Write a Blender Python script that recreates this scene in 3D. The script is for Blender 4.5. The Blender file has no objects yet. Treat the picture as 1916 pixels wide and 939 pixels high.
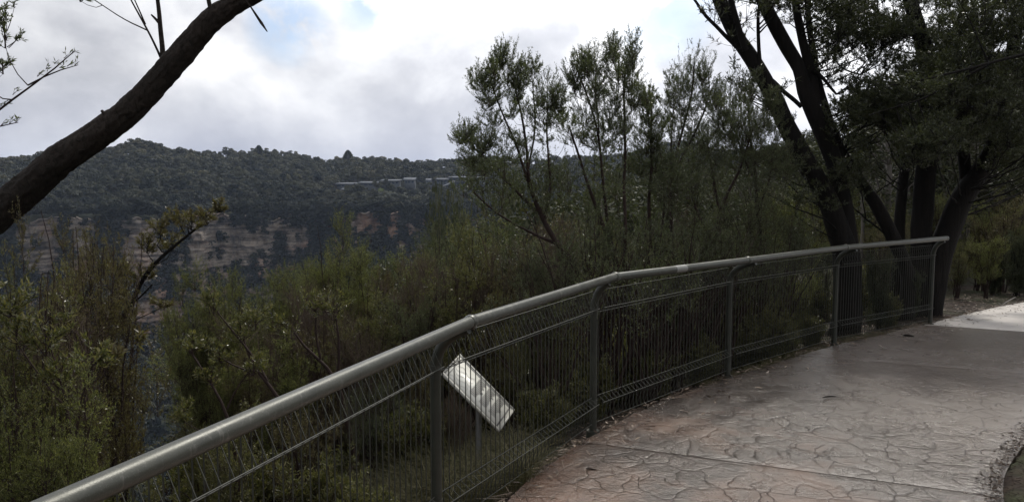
import bpy, math, random
import numpy as np
from mathutils import Vector, noise as mn

sc = bpy.context.scene
R = math.radians
# ------------------------------------------------------------------ camera
FPX, HOR = 1437.0, 352.0
PITCH = math.atan((469.5 - HOR) / FPX)
CAMZ = 1.70
cam = bpy.data.cameras.new('camera'); camo = bpy.data.objects.new('camera', cam)
sc.collection.objects.link(camo); sc.camera = camo
camo.location = (0, 0, CAMZ); camo.rotation_euler = (math.pi / 2 - PITCH, 0, 0)
cam.sensor_width = 36; cam.lens = 36 * FPX / 1916; cam.clip_start = 0.05; cam.clip_end = 9000
# ------------------------------------------------------------------ sky + sun
SUN_AZ, SUN_EL = R(24), R(48)          # azimuth to the right of +Y
sv = Vector((math.sin(SUN_AZ) * math.cos(SUN_EL), math.cos(SUN_AZ) * math.cos(SUN_EL), math.sin(SUN_EL)))
w = bpy.data.worlds.new('World'); sc.world = w; w.use_nodes = True
nt = w.node_tree; nt.nodes.clear()
class NT:
    def __init__(s, nt): s.nt = nt
    def n(s, t, **k):
        o = s.nt.nodes.new(t)
        for a, b in k.items():
            if a.startswith('i_'): o.inputs[a[2:].replace('_', ' ')].default_value = b
            elif a == 'ins':
                for q, v in b.items(): o.inputs[q].default_value = v
            else: setattr(o, a, b)
        return o
    def l(s, a, b): s.nt.links.new(a, b)
    def math(s, op, a, b=None, clamp=False):
        o = s.nt.nodes.new('ShaderNodeMath'); o.operation = op; o.use_clamp = clamp
        for i, v in enumerate((a, b)):
            if v is None: continue
            if hasattr(v, 'is_output') or not isinstance(v, (int, float)): s.l(v, o.inputs[i])
            else: o.inputs[i].default_value = v
        return o.outputs[0]
    def ramp(s, fac, stops, interp='LINEAR'):
        o = s.nt.nodes.new('ShaderNodeValToRGB'); cr = o.color_ramp; cr.interpolation = interp
        while len(cr.elements) < len(stops): cr.elements.new(0.5)
        for e, (p, c) in zip(cr.elements, stops):
            e.position = p; e.color = (c, c, c, 1) if isinstance(c, (int, float)) else (*c, 1)
        if fac is not None: s.l(fac, o.inputs[0])
        return o.outputs[0]
    def mix(s, f, a, b, mode='MIX'):
        o = s.nt.nodes.new('ShaderNodeMix'); o.data_type = 'RGBA'; o.blend_type = mode
        for i, v in ((0, f), (6, a), (7, b)):
            if isinstance(v, (int, float)): o.inputs[i].default_value = v
            elif isinstance(v, tuple): o.inputs[i].default_value = (*v, 1)
            else: s.l(v, o.inputs[i])
        return o.outputs[2]
    def noise(s, vec, scale, detail=5, rough=.55, dist=0.0):
        o = s.nt.nodes.new('ShaderNodeTexNoise'); o.inputs['Scale'].default_value = scale
        o.inputs['Detail'].default_value = detail; o.inputs['Roughness'].default_value = rough
        o.inputs['Distortion'].default_value = dist
        if vec is not None: s.l(vec, o.inputs['Vector'])
        return o.outputs['Fac']
N = NT(nt)
sky = N.n('ShaderNodeTexSky', sky_type='NISHITA'); sky.sun_disc = False
sky.sun_elevation = SUN_EL; sky.sun_rotation = SUN_AZ; sky.altitude = 900; sky.air_density = 1.0; sky.dust_density = .6
tc = N.n('ShaderNodeTexCoord'); sep = N.n('ShaderNodeSeparateXYZ'); N.l(tc.outputs['Generated'], sep.inputs[0])
mpc = N.n('ShaderNodeMapping'); N.l(tc.outputs['Generated'], mpc.inputs[0]); mpc.inputs['Scale'].default_value = (1, 1, 1.3); mpc.inputs['Location'].default_value = (1.7, .6, .4)
n1 = N.noise(mpc.outputs[0], 3.4, 8, .55, .2)
cover = N.ramp(n1, [(.22, 0), (.34, 1)])
holes = None
for (hx, hy, hz, lo_, hi_) in ((-.291, 1.02, .2125, .9984, .9999), (-.19, 1.03, .242, .9990, .99995), (.196, 1.022, .238, .9970, .9998)):
    hv = Vector((hx, hy, hz)).normalized(); dn = N.n('ShaderNodeVectorMath', operation='DOT_PRODUCT'); N.l(tc.outputs['Generated'], dn.inputs[0]); dn.inputs[1].default_value = hv
    mr = N.n('ShaderNodeMapRange'); N.l(dn.outputs['Value'], mr.inputs[0]); mr.inputs[1].default_value = lo_; mr.inputs[2].default_value = hi_
    holes = mr.outputs[0] if holes is None else N.math('MAXIMUM', holes, mr.outputs[0])
n5 = N.noise(mpc.outputs[0], 14, 6, .6, .4)
holes = N.math('MULTIPLY', holes, N.ramp(n5, [(.38, 0), (.54, 1)]))
cover = N.math('SUBTRACT', cover, N.math('MULTIPLY', holes, .62), True)
n2 = N.noise(mpc.outputs[0], 5.0, 10, .55, .12)
n3 = N.noise(mpc.outputs[0], 1.9, 4, .5, .2)
dsun = N.n('ShaderNodeVectorMath', operation='DOT_PRODUCT'); N.l(tc.outputs['Generated'], dsun.inputs[0]); dsun.inputs[1].default_value = sv
glow = N.ramp(dsun.outputs['Value'], [(.52, 0), (.74, .40), (.95, 1)])
lum = N.math('MULTIPLY', N.math('ADD', N.math('MULTIPLY', n2, .98), N.math('MULTIPLY', n3, .26)), 1.0)
# colour ramps clamp at 1 only in display, so scale a 0..1 ramp
ccol = N.ramp(lum, [(.48, (.43, .445, .49)), (.585, (.56, .57, .61)), (.66, (.70, .71, .74)), (.77, (.92, .92, .93))])
vm = N.n('ShaderNodeVectorMath', operation='SCALE'); N.l(ccol, vm.inputs[0])
N.l(N.math('ADD', 8.0, N.math('MULTIPLY', glow, 8.5)), vm.inputs['Scale'])
# horizon band: cooler and duller cloud base low down
low = N.ramp(N.math('ADD', sep.outputs[2], N.math('MULTIPLY', n3, .12)), [(.09, 1), (.20, 0)])
cl2 = N.mix(N.math('MULTIPLY', low, .60), vm.outputs[0], (3.7, 3.95, 4.9))
fin = N.mix(cover, sky.outputs[0], cl2)
bg = N.n('ShaderNodeBackground'); N.l(fin, bg.inputs['Color']); bg.inputs['Strength'].default_value = 0.10
out = N.n('ShaderNodeOutputWorld'); N.l(bg.outputs[0], out.inputs[0])
sl = bpy.data.lights.new('sun', 'SUN'); sl.energy = 1.6; sl.angle = R(7); sl.color = (1, .95, .86)
so = bpy.data.objects.new('sun', sl); sc.collection.objects.link(so)
so.rotation_euler = (-sv).to_track_quat('-Z', 'Y').to_euler(); so.location = (20, 40, 60)
vs = sc.view_settings; vs.view_transform = 'Standard'; vs.look = 'None'; vs.exposure = 0.48; vs.gamma = 1; vs.use_curve_mapping = False
sc.cycles.max_bounces = 6; sc.cycles.diffuse_bounces = 2; sc.cycles.glossy_bounces = 2
sc.cycles.transmission_bounces = 2; sc.cycles.volume_bounces = 0; sc.cycles.use_denoising = True
sc.cycles.sample_clamp_indirect = 3; sc.cycles.caustics_reflective = False; sc.cycles.caustics_refractive = False

# ------------------------------------------------------------------ helpers
cP, sP = math.cos(PITCH), math.sin(PITCH)
def ray(px, py):
    dx = (px - 958) / FPX; dy = -(py - 469.5) / FPX
    return np.array([dx, cP + dy * sP, -sP + dy * cP])
def P(px, py, Y):
    d = ray(px, py); return d * (Y / d[1]) + np.array([0, 0, CAMZ])
def proj(v):
    v = np.asarray(v, float) - np.array([0, 0, CAMZ])
    F = v[..., 1] * cP - v[..., 2] * sP; U = v[..., 1] * sP + v[..., 2] * cP
    return 958 + v[..., 0] / F * FPX, 469.5 - U / F * FPX, F
def link(o): sc.collection.objects.link(o); return o
def tag(o, label=None, cat=None, group=None, kind=None):
    if label: o['label'] = label
    if cat: o['category'] = cat
    if group: o['group'] = group
    if kind: o['kind'] = kind
    return o
def empty(name, loc, label, cat, group=None):
    o = link(bpy.data.objects.new(name, None)); o.location = tuple(loc); o.empty_display_size = .2
    return tag(o, label, cat, group)
class Geo:
    """quads only"""
    def __init__(s): s.v = []; s.f = []; s.t = []; s.n = 0
    def add(s, v, f, t=None):
        v = np.asarray(v, np.float32).reshape(-1, 3); f = np.asarray(f, np.int32).reshape(-1, 4)
        s.v.append(v); s.f.append(f + s.n); s.t.append(np.full(len(v), .5, np.float32) if t is None else np.broadcast_to(np.asarray(t, np.float32), (len(v),)))
        s.n += len(v)
    def tube(s, pts, rad, sides=8, rough=0.0, seed=0, caps=True, t=None, fine=0.0):
        pts = np.asarray(pts, float); n = len(pts); rad = np.broadcast_to(np.asarray(rad, float), (n,))
        d = np.gradient(pts, axis=0); d /= np.linalg.norm(d, axis=1)[:, None] + 1e-9
        a = np.cross(d[0], [0, 0, 1.0]);
        if np.linalg.norm(a) < .1: a = np.cross(d[0], [1.0, 0, 0])
        a /= np.linalg.norm(a); A = []
        for i in range(n):
            a = a - d[i] * np.dot(a, d[i]); a /= np.linalg.norm(a) + 1e-9; A.append(a)
        A = np.array(A); B = np.cross(d, A)
        th = np.arange(sides) * 2 * math.pi / sides
        rr = rad[:, None] * np.ones(sides)
        if rough:
            rs = np.random.RandomState(seed + 7)
            for i in range(n):
                for j in range(sides):
                    q = Vector((math.cos(th[j]) * 1.6 + seed, math.sin(th[j]) * 1.6, i * (.33 if not fine else .07)))
                    rr[i, j] *= 1 + rough * mn.noise(q) * 1.5 + rough * .35 * (rs.rand() - .5)
                    if fine:
                        q2 = Vector((math.cos(th[j]) * 6, math.sin(th[j]) * 6, i * .16 + seed)); nn = mn.noise(q2)
                        rr[i, j] *= 1 + fine * (1.0 - 2.6 * abs(nn)) + fine * .5 * mn.noise(q2 * 3)
        V = pts[:, None] + rr[..., None] * (np.cos(th)[None, :, None] * A[:, None] + np.sin(th)[None, :, None] * B[:, None])
        i, j = np.meshgrid(np.arange(n - 1), np.arange(sides), indexing='ij'); j2 = (j + 1) % sides
        F = np.stack([i * sides + j, i * sides + j2, (i + 1) * sides + j2, (i + 1) * sides + j], -1).reshape(-1, 4)
        s.add(V.reshape(-1, 3), F, t)
        if caps:
            for q in (0, n - 1):
                ring = V[q]; c = ring.mean(0); VV = np.vstack([ring, c[None]])
                FF = [(k, (k + 1) % sides, (k + 2) % sides, sides) for k in range(0, sides - 1, 2)]
                s.add(VV, FF, t)
    def segs(s, p0, p1, r0, r1, t=None):
        p0 = np.asarray(p0, float).reshape(-1, 3); p1 = np.asarray(p1, float).reshape(-1, 3); m = len(p0)
        if m == 0: return
        d = p1 - p0; d /= np.linalg.norm(d, axis=1)[:, None] + 1e-9
        ref = np.where(np.abs(d[:, 2:3]) > .9, [[1.0, 0, 0]], [[0, 0, 1.0]])
        a = np.cross(d, ref); a /= np.linalg.norm(a, axis=1)[:, None] + 1e-9; b = np.cross(d, a)
        r0 = np.broadcast_to(np.asarray(r0, float), (m,)); r1 = np.broadcast_to(np.asarray(r1, float), (m,))
        V = np.zeros((m, 6, 3))
        for k in range(3):
            c_, s_ = math.cos(k * 2.0944), math.sin(k * 2.0944)
            V[:, k] = p0 + r0[:, None] * (c_ * a + s_ * b); V[:, 3 + k] = p1 + r1[:, None] * (c_ * a + s_ * b)
        base = (np.arange(m) * 6)[:, None, None]
        F = base + np.array([[0, 1, 4, 3], [1, 2, 5, 4], [2, 0, 3, 5]])[None]
        s.add(V.reshape(-1, 3), F.reshape(-1, 4), None if t is None else np.repeat(np.broadcast_to(t, (m,)), 6))
    def leaves(s, p, d, L, W, rs, t=None, flat=0.0):
        m = len(p)
        if m == 0: return
        d = d / (np.linalg.norm(d, axis=1)[:, None] + 1e-9)
        q = rs.normal(size=(m, 3)); q = q * np.array([1 - flat, 1 - flat, 1])
        a = np.cross(d, q); a /= np.linalg.norm(a, axis=1)[:, None] + 1e-9
        L = np.broadcast_to(L, (m,))[:, None]; W = np.broadcast_to(W, (m,))[:, None]
        V = np.stack([p, p + d * L * .45 + a * W * .5, p + d * L, p + d * L * .45 - a * W * .5], 1)
        F = (np.arange(m) * 4)[:, None] + np.arange(4)[None]
        s.add(V.reshape(-1, 3), F, None if t is None else np.repeat(np.broadcast_to(t, (m,)), 4))
    def box(s, lo, hi):
        x0, y0, z0 = lo; x1, y1, z1 = hi
        V = [(x0, y0, z0), (x1, y0, z0), (x1, y1, z0), (x0, y1, z0), (x0, y0, z1), (x1, y0, z1), (x1, y1, z1), (x0, y1, z1)]
        s.add(V, [(0, 3, 2, 1), (4, 5, 6, 7), (0, 1, 5, 4), (1, 2, 6, 5), (2, 3, 7, 6), (3, 0, 4, 7)])
    def mesh(s, name, mat, smooth=False, off=(0, 0, 0), tint=False):
        V = np.concatenate(s.v) - np.asarray(off, np.float32); F = np.concatenate(s.f)
        me = bpy.data.meshes.new(name)
        me.vertices.add(len(V)); me.vertices.foreach_set('co', V.ravel().astype(np.float32))
        me.loops.add(F.size); me.loops.foreach_set('vertex_index', F.ravel())
        me.polygons.add(len(F)); me.polygons.foreach_set('loop_start', np.arange(len(F), dtype=np.int32) * 4)
        me.polygons.foreach_set('loop_total', np.full(len(F), 4, np.int32))
        if smooth: me.polygons.foreach_set('use_smooth', np.ones(len(F), bool))
        if tint:
            at = me.attributes.new('tint', 'FLOAT', 'POINT'); at.data.foreach_set('value', np.concatenate(s.t).astype(np.float32))
        me.update(calc_edges=True); me.validate(); me.materials.append(mat)
        return me
    def obj(s, name, mat, parent=None, smooth=False, off=(0, 0, 0), tint=False):
        o = link(bpy.data.objects.new(name, s.mesh(name, mat, smooth, off, tint)))
        if parent: o.parent = parent
        return o
# ------------------------------------------------------------------ materials
def mat(name):
    m = bpy.data.materials.new(name); m.use_nodes = True; m.node_tree.nodes.clear(); k = NT(m.node_tree)
    o = k.n('ShaderNodeOutputMaterial'); b = k.n('ShaderNodeBsdfPrincipled'); k.l(b.outputs[0], o.inputs[0])
    return m, k, b, o
def leaf_mat(name, c1, c2, c3, transl=.35, rough=.42, spec=.5, attr=False):
    m, k, b, o = mat(name)
    if attr: f = k.n('ShaderNodeAttribute', attribute_name='tint').outputs['Fac']
    else: f = k.n('ShaderNodeNewGeometry').outputs['Random Per Island']
    col = k.ramp(f, [(0, c1), (.55, c2), (1, c3)])
    k.l(col, b.inputs['Base Color']); b.inputs['Roughness'].default_value = rough
    b.inputs['Specular IOR Level'].default_value = spec
    t = k.n('ShaderNodeBsdfTranslucent'); k.l(k.mix(1.0, col, (1.0, 1.1, .55), 'MULTIPLY'), t.inputs['Color'])
    x = k.n('ShaderNodeMixShader'); x.inputs[0].default_value = transl
    k.l(b.outputs[0], x.inputs[1]); k.l(t.outputs[0], x.inputs[2]); k.l(x.outputs[0], o.inputs[0])
    return m
def bark_mat(name, c1, c2, scale=9.0, stretch=.18, bump=.9, rough=.9, dist=.03):
    m, k, b, o = mat(name)
    tc = k.n('ShaderNodeTexCoord'); mp = k.n('ShaderNodeMapping'); k.l(tc.outputs['Object'], mp.inputs[0]); mp.inputs['Scale'].default_value = (1, 1, stretch)
    f = k.noise(mp.outputs[0], scale, 8, .65, .6); g = k.noise(tc.outputs['Object'], 2.1, 3)
    k.l(k.mix(g, k.ramp(f, [(.3, c1), (.7, c2)]), c1), b.inputs['Base Color']); b.inputs['Roughness'].default_value = rough
    b.inputs['Specular IOR Level'].default_value = .25
    bp = k.n('ShaderNodeBump'); bp.inputs['Strength'].default_value = bump; bp.inputs['Distance'].default_value = dist
    k.l(f, bp.inputs['Height']); k.l(bp.outputs[0], b.inputs['Normal'])
    return m
M = {}
M['leaf_tea'] = leaf_mat('tea_tree_leaf', (.062, .076, .042), (.10, .118, .065), (.165, .17, .095), .42, .32)
M['leaf_green'] = leaf_mat('green_leaf', (.075, .086, .036), (.145, .155, .060), (.26, .25, .10), .45, .36)
M['leaf_olive'] = leaf_mat('olive_leaf', (.060, .066, .028), (.12, .12, .048), (.21, .18, .08), .38, .28)
M['leaf_brown'] = leaf_mat('rusty_leaf', (.080, .058, .032), (.125, .10, .048), (.18, .17, .07), .35, .32)
M['leaf_dark'] = leaf_mat('dark_canopy_leaf', (.034, .040, .020), (.058, .066, .032), (.09, .095, .048), .32, .36)
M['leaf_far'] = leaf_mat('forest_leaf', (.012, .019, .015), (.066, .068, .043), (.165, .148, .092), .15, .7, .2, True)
M['leaf_mid'] = leaf_mat('woodland_leaf', (.030, .036, .020), (.05, .055, .03), (.08, .078, .04), .2, .6, .3)
M['bark_black'] = bark_mat('charred_bark', (.005, .0045, .004), (.026, .021, .018), 14, .15, 1.0, .95)
M['bark_brown'] = bark_mat('reddish_brown_bark', (.020, .012, .010), (.065, .040, .032), 30, .2, .5, .8, .01)
M['bark_twig'] = bark_mat('grey_brown_twig_bark', (.07, .05, .04), (.15, .11, .09), 20, .4, .3, .8, .005)
M['bark_pale'] = bark_mat('pale_gum_bark', (.10, .09, .08), (.22, .20, .18), 8, .3, .4, .7, .01)
M['bark_lean'] = bark_mat('dark_rough_bark', (.010, .008, .006), (.085, .066, .055), 38, .6, 1.0, .9, .03)
def simple(name, col, rough=.6, metal=0.0, var=.25, scale=6.0, bump=.15, bd=.01, spec=.5):
    m, k, b, o = mat(name); tc = k.n('ShaderNodeTexCoord')
    f = k.noise(tc.outputs['Object'], scale, 6, .6)
    lo = tuple(c * (1 - var) for c in col); hi = tuple(min(1, c * (1 + var)) for c in col)
    k.l(k.ramp(f, [(.3, lo), (.7, hi)]), b.inputs['Base Color'])
    b.inputs['Roughness'].default_value = rough; b.inputs['Metallic'].default_value = metal; b.inputs['Specular IOR Level'].default_value = spec
    bp = k.n('ShaderNodeBump'); bp.inputs['Strength'].default_value = bump; bp.inputs['Distance'].default_value = bd
    k.l(k.noise(tc.outputs['Object'], scale * 6, 4), bp.inputs['Height']); k.l(bp.outputs[0], b.inputs['Normal'])
    return m
# ------------------------------------------------------------------ path geometry
EDGE = np.array([(-3.4, -4.5), (-1.95, -.6), (-.98, 1.45), (-.42, 3.0), (-.05, 4.05), (.16, 4.52), (.52, 5.17), (1.17, 6.04), (1.99, 6.86), (2.84, 7.68), (3.52, 8.28), (5.25, 9.60), (6.82, 10.87), (7.95, 11.62), (9.6, 12.5), (12.5, 13.6), (17, 14.6), (25, 15.6)])
RIGHT = np.array([(-.4, -5.5), (.9, -1.2), (1.75, 1.2), (2.2, 3.0), (2.66, 4.05), (2.95, 4.5), (3.42, 5.01), (4.0, 5.65), (4.7, 6.3), (5.5, 6.95), (6.3, 7.5), (7.7, 8.4), (8.8, 9.0), (9.9, 9.5), (11.3, 10.1), (13.5, 10.7), (17.5, 11.4), (25.5, 12.2)])
def resample(a, n):
    seg = np.r_[0, np.cumsum(np.linalg.norm(np.diff(a, axis=0), axis=1))]; u = np.linspace(0, seg[-1], n)
    return np.stack([np.interp(u, seg, a[:, k]) for k in range(a.shape[1])], 1)
def smooth(a, it=3):
    a = a.copy()
    for _ in range(it): a[1:-1] = (a[:-2] + 2 * a[1:-1] + a[2:]) / 4
    return a
def sdist(x, y, line):
    """signed distance to a polyline, positive on the left of its direction"""
    p = np.stack([x, y], -1); best = np.full(x.shape, 1e9); sg = np.ones(x.shape)
    for a, b in zip(line[:-1], line[1:]):
        ab = b - a; L = ab @ ab; t = np.clip(((p - a) @ ab) / L, 0, 1); q = p - (a + t[..., None] * ab)
        d = np.hypot(q[..., 0], q[..., 1]); cr = ab[0] * (p[..., 1] - a[1]) - ab[1] * (p[..., 0] - a[0])
        m = d < best - 1e-6; best = np.where(m, d, best); sg = np.where(m, np.sign(cr), sg)
    return best * sg
def sm(x, a, b):
    t = np.clip((x - a) / (b - a), 0, 1); return t * t * (3 - 2 * t)
RPX = [-300, 0, 100, 200, 260, 330, 420, 480, 560, 640, 740, 850, 1000, 1200, 1500, 1916, 2400]
RPY = [304, 312, 305, 292, 286, 291, 298, 299, 304, 312, 315, 318, 310, 300, 292, 284, 280]
def vnoise(x, y, s, seed=0.0):
    """cheap smooth value noise, vectorised sum of sines"""
    o = 0
    for i, (a, b, c) in enumerate([(1, .3, .1), (-.6, 1.1, 2.3), (.35, -1.4, 4.2), (1.7, .9, 1.3), (-1.9, 1.3, 5.1)]):
        o = o + np.sin((x * a + y * b) / s * 1.7 + c + seed * (i + 1)) / (1 + .35 * i)
    return o / 3.2
def cliffR(th): return 600 + 16 * np.sin(th * 21 + 1) + 9 * np.sin(th * 47 + .5) + 4 * np.sin(th * 101)
def ground(x, y):
    x = np.asarray(x, float); y = np.asarray(y, float)
    s = sdist(x, y, EDGE); sr = -sdist(x, y, RIGHT)
    so_ = np.maximum(s, 0)
    slope = .30 - .24 * sm(x, 2.5, 6.5)
    near = -.07 - slope * so_ - .012 * so_ ** 2 * (1 - sm(x, 4, 9)) - .04 * sm(so_, 0, .4)
    srp = np.maximum(sr, 0)
    near = np.where(sr > 0, -.022 + .04 * sm(srp, 0, .06) + .06 * srp + .02 * sm(srp, 0, .5), near)
    off = np.maximum(so_, srp)
    near = near + sm(off, .1, 1.0) * (.05 * vnoise(x, y, .9) + .02 * vnoise(x, y, .25, 2))
    r = np.hypot(x, y) + 1e-6; th = np.arctan2(x, y); thd = np.degrees(th)
    px = 958 + np.tan(np.clip(th, -1.1, 1.1)) * FPX
    Yr = 900 * np.cos(th)
    ridge = CAMZ + (HOR - np.interp(px, RPX, RPY)) / FPX * np.maximum(Yr, 200)
    rc = cliffR(th); q = r / rc * 600
    kl = [0, 20, 40, 60, 150, 350, 480, 594, 604, 690, 900, 1000, 1500, 4000]
    zl = [-5, -8, -45, -95, -138, -138, -128, -100, -17, -6, 0, -5, -25, -25]
    zr = [-2, -3, -6, -8, -10, -8, -5, 2, 3, 12, 0, -5, -25, -25]
    zL = np.interp(q, kl, zl); zR = np.interp(r, kl, zr)
    bl = sm(thd, 2, 13)
    far = zL * (1 - bl) + zR * bl
    u = np.clip((q - 604) / 296, 0, 1)
    rr = np.where(q > 604, np.where(q < 900, u ** 1.6, 1 - sm(q, 900, 1500)), 0)
    far = far + rr * ridge
    far = far + sm(q, 700, 820) * (6 * vnoise(x, y, 60, 1) + 3 * vnoise(x, y, 22)) + sm(r, 40, 120) * (1 - sm(q, 560, 590)) * 5 * vnoise(x, y, 30, 3)
    fw = sm(s, 9, 22) * (s > 0)
    z = near * (1 - fw) + far * fw
    back = sm(r, 30, 120) * (sr > 0)
    z = z + back * 2 * vnoise(x, y, 25, 4)
    return z
def gz(x, y): return float(ground(np.array([x]), np.array([y]))[0])
# ground sheet (polar around the viewpoint)
rad = np.r_[0.05, np.geomspace(.6, 20, 120), np.geomspace(20.5, 560, 70), np.linspace(566, 640, 40), np.geomspace(648, 3500, 50)]
NA = 900
th = np.linspace(-math.pi, math.pi, NA, endpoint=False)
# concentrate angular steps where the view looks
th = np.sort(np.r_[np.linspace(-R(42), R(42), 640), np.linspace(R(42), 2 * math.pi - R(42), 262)[1:-1]])
NA = len(th)
RR, TT = np.meshgrid(rad, th, indexing='ij')
X = RR * np.sin(TT); Y = RR * np.cos(TT); Z = ground(X, Y)
g = Geo()
i, j = np.meshgrid(np.arange(len(rad) - 1), np.arange(NA), indexing='ij'); j2 = (j + 1) % NA
g.add(np.stack([X, Y, Z], -1).reshape(-1, 3), np.stack([i * NA + j, i * NA + j2, (i + 1) * NA + j2, (i + 1) * NA + j], -1)[..., ::-1].reshape(-1, 4))
g.add([(X[0, a], Y[0, a], Z[0, a]) for a in (0, NA // 4, NA // 2, 3 * NA // 4)], [(0, 1, 2, 3)])
m, k, b, o = mat('earth')
geo = k.n('ShaderNodeNewGeometry'); pos = geo.outputs['Position']
a1 = k.noise(pos, 1.2, 6, .6); a2 = k.noise(pos, 14, 6, .65); a3 = k.noise(pos, .05, 4)
c_ = k.ramp(a2, [(.3, (.014, .010, .008)), (.55, (.036, .025, .019)), (.75, (.08, .058, .042))])
c_ = k.mix(k.ramp(a1, [(.45, 0), (.65, .8)]), c_, (.035, .045, .018))
vl = k.n('ShaderNodeVectorMath', operation='LENGTH'); k.l(pos, vl.inputs[0])
c_ = k.mix(k.ramp(k.math('DIVIDE', vl.outputs['Value'], 100.0), [(.15, 0), (.5, 1)]), c_, k.ramp(a3, [(.3, (.022, .028, .018)), (.7, (.045, .048, .03))]))
k.l(c_, b.inputs['Base Color']); b.inputs['Roughness'].default_value = .95; b.inputs['Specular IOR Level'].default_value = .2
bp = k.n('ShaderNodeBump'); bp.inputs['Strength'].default_value = .8; bp.inputs['Distance'].default_value = .04
k.l(a2, bp.inputs['Height']); k.l(bp.outputs[0], b.inputs['Normal'])
M['earth'] = m
tag(g.obj('ground', m, smooth=True), kind='structure')

# ---- footpath slab: stamped concrete, three bays with real joints between them
m, k, b, o = mat('stamped_concrete')
geo = k.n('ShaderNodeNewGeometry'); pos = geo.outputs['Position']
wn = k.n('ShaderNodeTexNoise'); wn.inputs['Scale'].default_value = 2.6; wn.inputs['Detail'].default_value = 3; k.l(pos, wn.inputs['Vector'])
sb = k.n('ShaderNodeVectorMath', operation='SUBTRACT'); k.l(wn.outputs['Color'], sb.inputs[0]); sb.inputs[1].default_value = (.5, .5, .5)
scn = k.n('ShaderNodeVectorMath', operation='SCALE'); k.l(sb.outputs[0], scn.inputs[0]); scn.inputs['Scale'].default_value = .34
ad = k.n('ShaderNodeVectorMath', operation='ADD'); k.l(pos, ad.inputs[0]); k.l(scn.outputs[0], ad.inputs[1])
mp = k.n('ShaderNodeMapping'); k.l(ad.outputs[0], mp.inputs[0]); mp.inputs['Rotation'].default_value = (0, 0, R(35)); mp.inputs['Scale'].default_value = (1, .72, 0)
vo = k.n('ShaderNodeTexVoronoi', feature='DISTANCE_TO_EDGE'); vo.inputs['Scale'].default_value = 6.2; k.l(mp.outputs[0], vo.inputs['Vector'])
vc = k.n('ShaderNodeTexVoronoi', feature='F1'); vc.inputs['Scale'].default_value = 6.2; k.l(mp.outputs[0], vc.inputs['Vector'])
lw = k.noise(pos, 3.0, 3)
groove = k.ramp(k.math('DIVIDE', vo.outputs['Distance'], k.math('ADD', .25, k.math('MULTIPLY', lw, 1.6))), [(.0, 1), (.009, .85), (.020, 0)])
gap = k.ramp(k.noise(pos, 2.6, 4), [(.44, .0), (.56, 1)])
groove = k.math('MULTIPLY', groove, gap)
big = k.noise(pos, .8, 5, .6); mid = k.noise(pos, 5, 6, .65); fine = k.noise(pos, 70, 6, .75)
col = k.ramp(mid, [(.3, (.048, .036, .028)), (.5, (.078, .061, .050)), (.72, (.125, .103, .088))])
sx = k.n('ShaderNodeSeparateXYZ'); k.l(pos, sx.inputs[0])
# ochre oxide stain, strongest on the near outer edge
edge_m = k.math('ADD', big, k.math('MULTIPLY', k.math('SUBTRACT', 1.6, sx.outputs[0]), .10))
col = k.mix(k.ramp(edge_m, [(.50, 0), (.66, .75)]), col, (.20, .095, .048))
stone = k.n('ShaderNodeSeparateColor'); k.l(vc.outputs['Color'], stone.inputs[0])
col = k.mix(.30, col, k.ramp(stone.outputs[0], [(0, (.052, .040, .034)), (1, (.105, .084, .072))]))
wl = k.ramp(k.noise(pos, 1.7, 3), [(.53, 0), (.60, 1)])
lines = k.mix(wl, (.022, .017, .014), (.27, .245, .22))
col = k.mix(k.math('MULTIPLY', groove, .42), col, lines)
col = k.mix(k.ramp(fine, [(.25, .5), (.42, 0)]), col, (.05, .042, .038))
col = k.mix(k.ramp(fine, [(.64, 0), (.76, .45)]), col, (.34, .31, .28))
col = k.mix(k.math('MULTIPLY', k.ramp(k.math('ADD', k.math('MULTIPLY', sx.outputs[0], .2), k.math('MULTIPLY', big, .4)), [(.66, 0), (1.05, 1)]), .5), col, (.27, .222, .188))  # colour lifted toward the far right, painting in the brighter light there
stn = k.noise(pos, 2.2, 8, .7, 1.0)
col = k.mix(k.ramp(stn, [(.57, 0), (.72, .5)]), col, (.045, .035, .029))
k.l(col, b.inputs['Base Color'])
wet = k.ramp(k.noise(pos, .8, 6, .65), [(.38, .10), (.62, .28)])
k.l(k.math('ADD', wet, k.math('MULTIPLY', fine, .12)), b.inputs['Roughness'])
b.inputs['Specular IOR Level'].default_value = .55
rel = k.ramp(vo.outputs['Distance'], [(0, 0), (.09, 1)])
peb = k.noise(pos, 28, 5, .65)
hgt = k.math('ADD', k.math('ADD', k.math('MULTIPLY', groove, -.6), k.math('MULTIPLY', rel, .18)), k.math('ADD', k.math('MULTIPLY', fine, .30), k.math('ADD', k.math('MULTIPLY', peb, .45), k.math('MULTIPLY', mid, .7))))
bp = k.n('ShaderNodeBump'); bp.inputs['Strength'].default_value = .85; bp.inputs['Distance'].default_value = .014
k.l(hgt, bp.inputs['Height']); k.l(bp.outputs[0], b.inputs['Normal'])
b.inputs['Coat Weight'].default_value = .55; b.inputs['Coat Roughness'].default_value = .16; b.inputs['Coat IOR'].default_value = 1.33; bp2 = k.n('ShaderNodeBump'); bp2.inputs['Strength'].default_value = .5; bp2.inputs['Distance'].default_value = .006; k.l(k.math('ADD', k.math('MULTIPLY', peb, .5), k.math('MULTIPLY', fine, .5)), bp2.inputs['Height']); k.l(bp2.outputs[0], b.inputs['Coat Normal'])
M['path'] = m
m2 = simple('plain_concrete', (.50, .46, .42), .5, 0, .18, 3.0, .2, .004); M['path_far'] = m2  # plain concrete made paler to stand for sunlight the canopy blocks here
nE = 240
eL = smooth(resample(EDGE, nE), 6); eR = smooth(resample(RIGHT, nE), 6)
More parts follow.
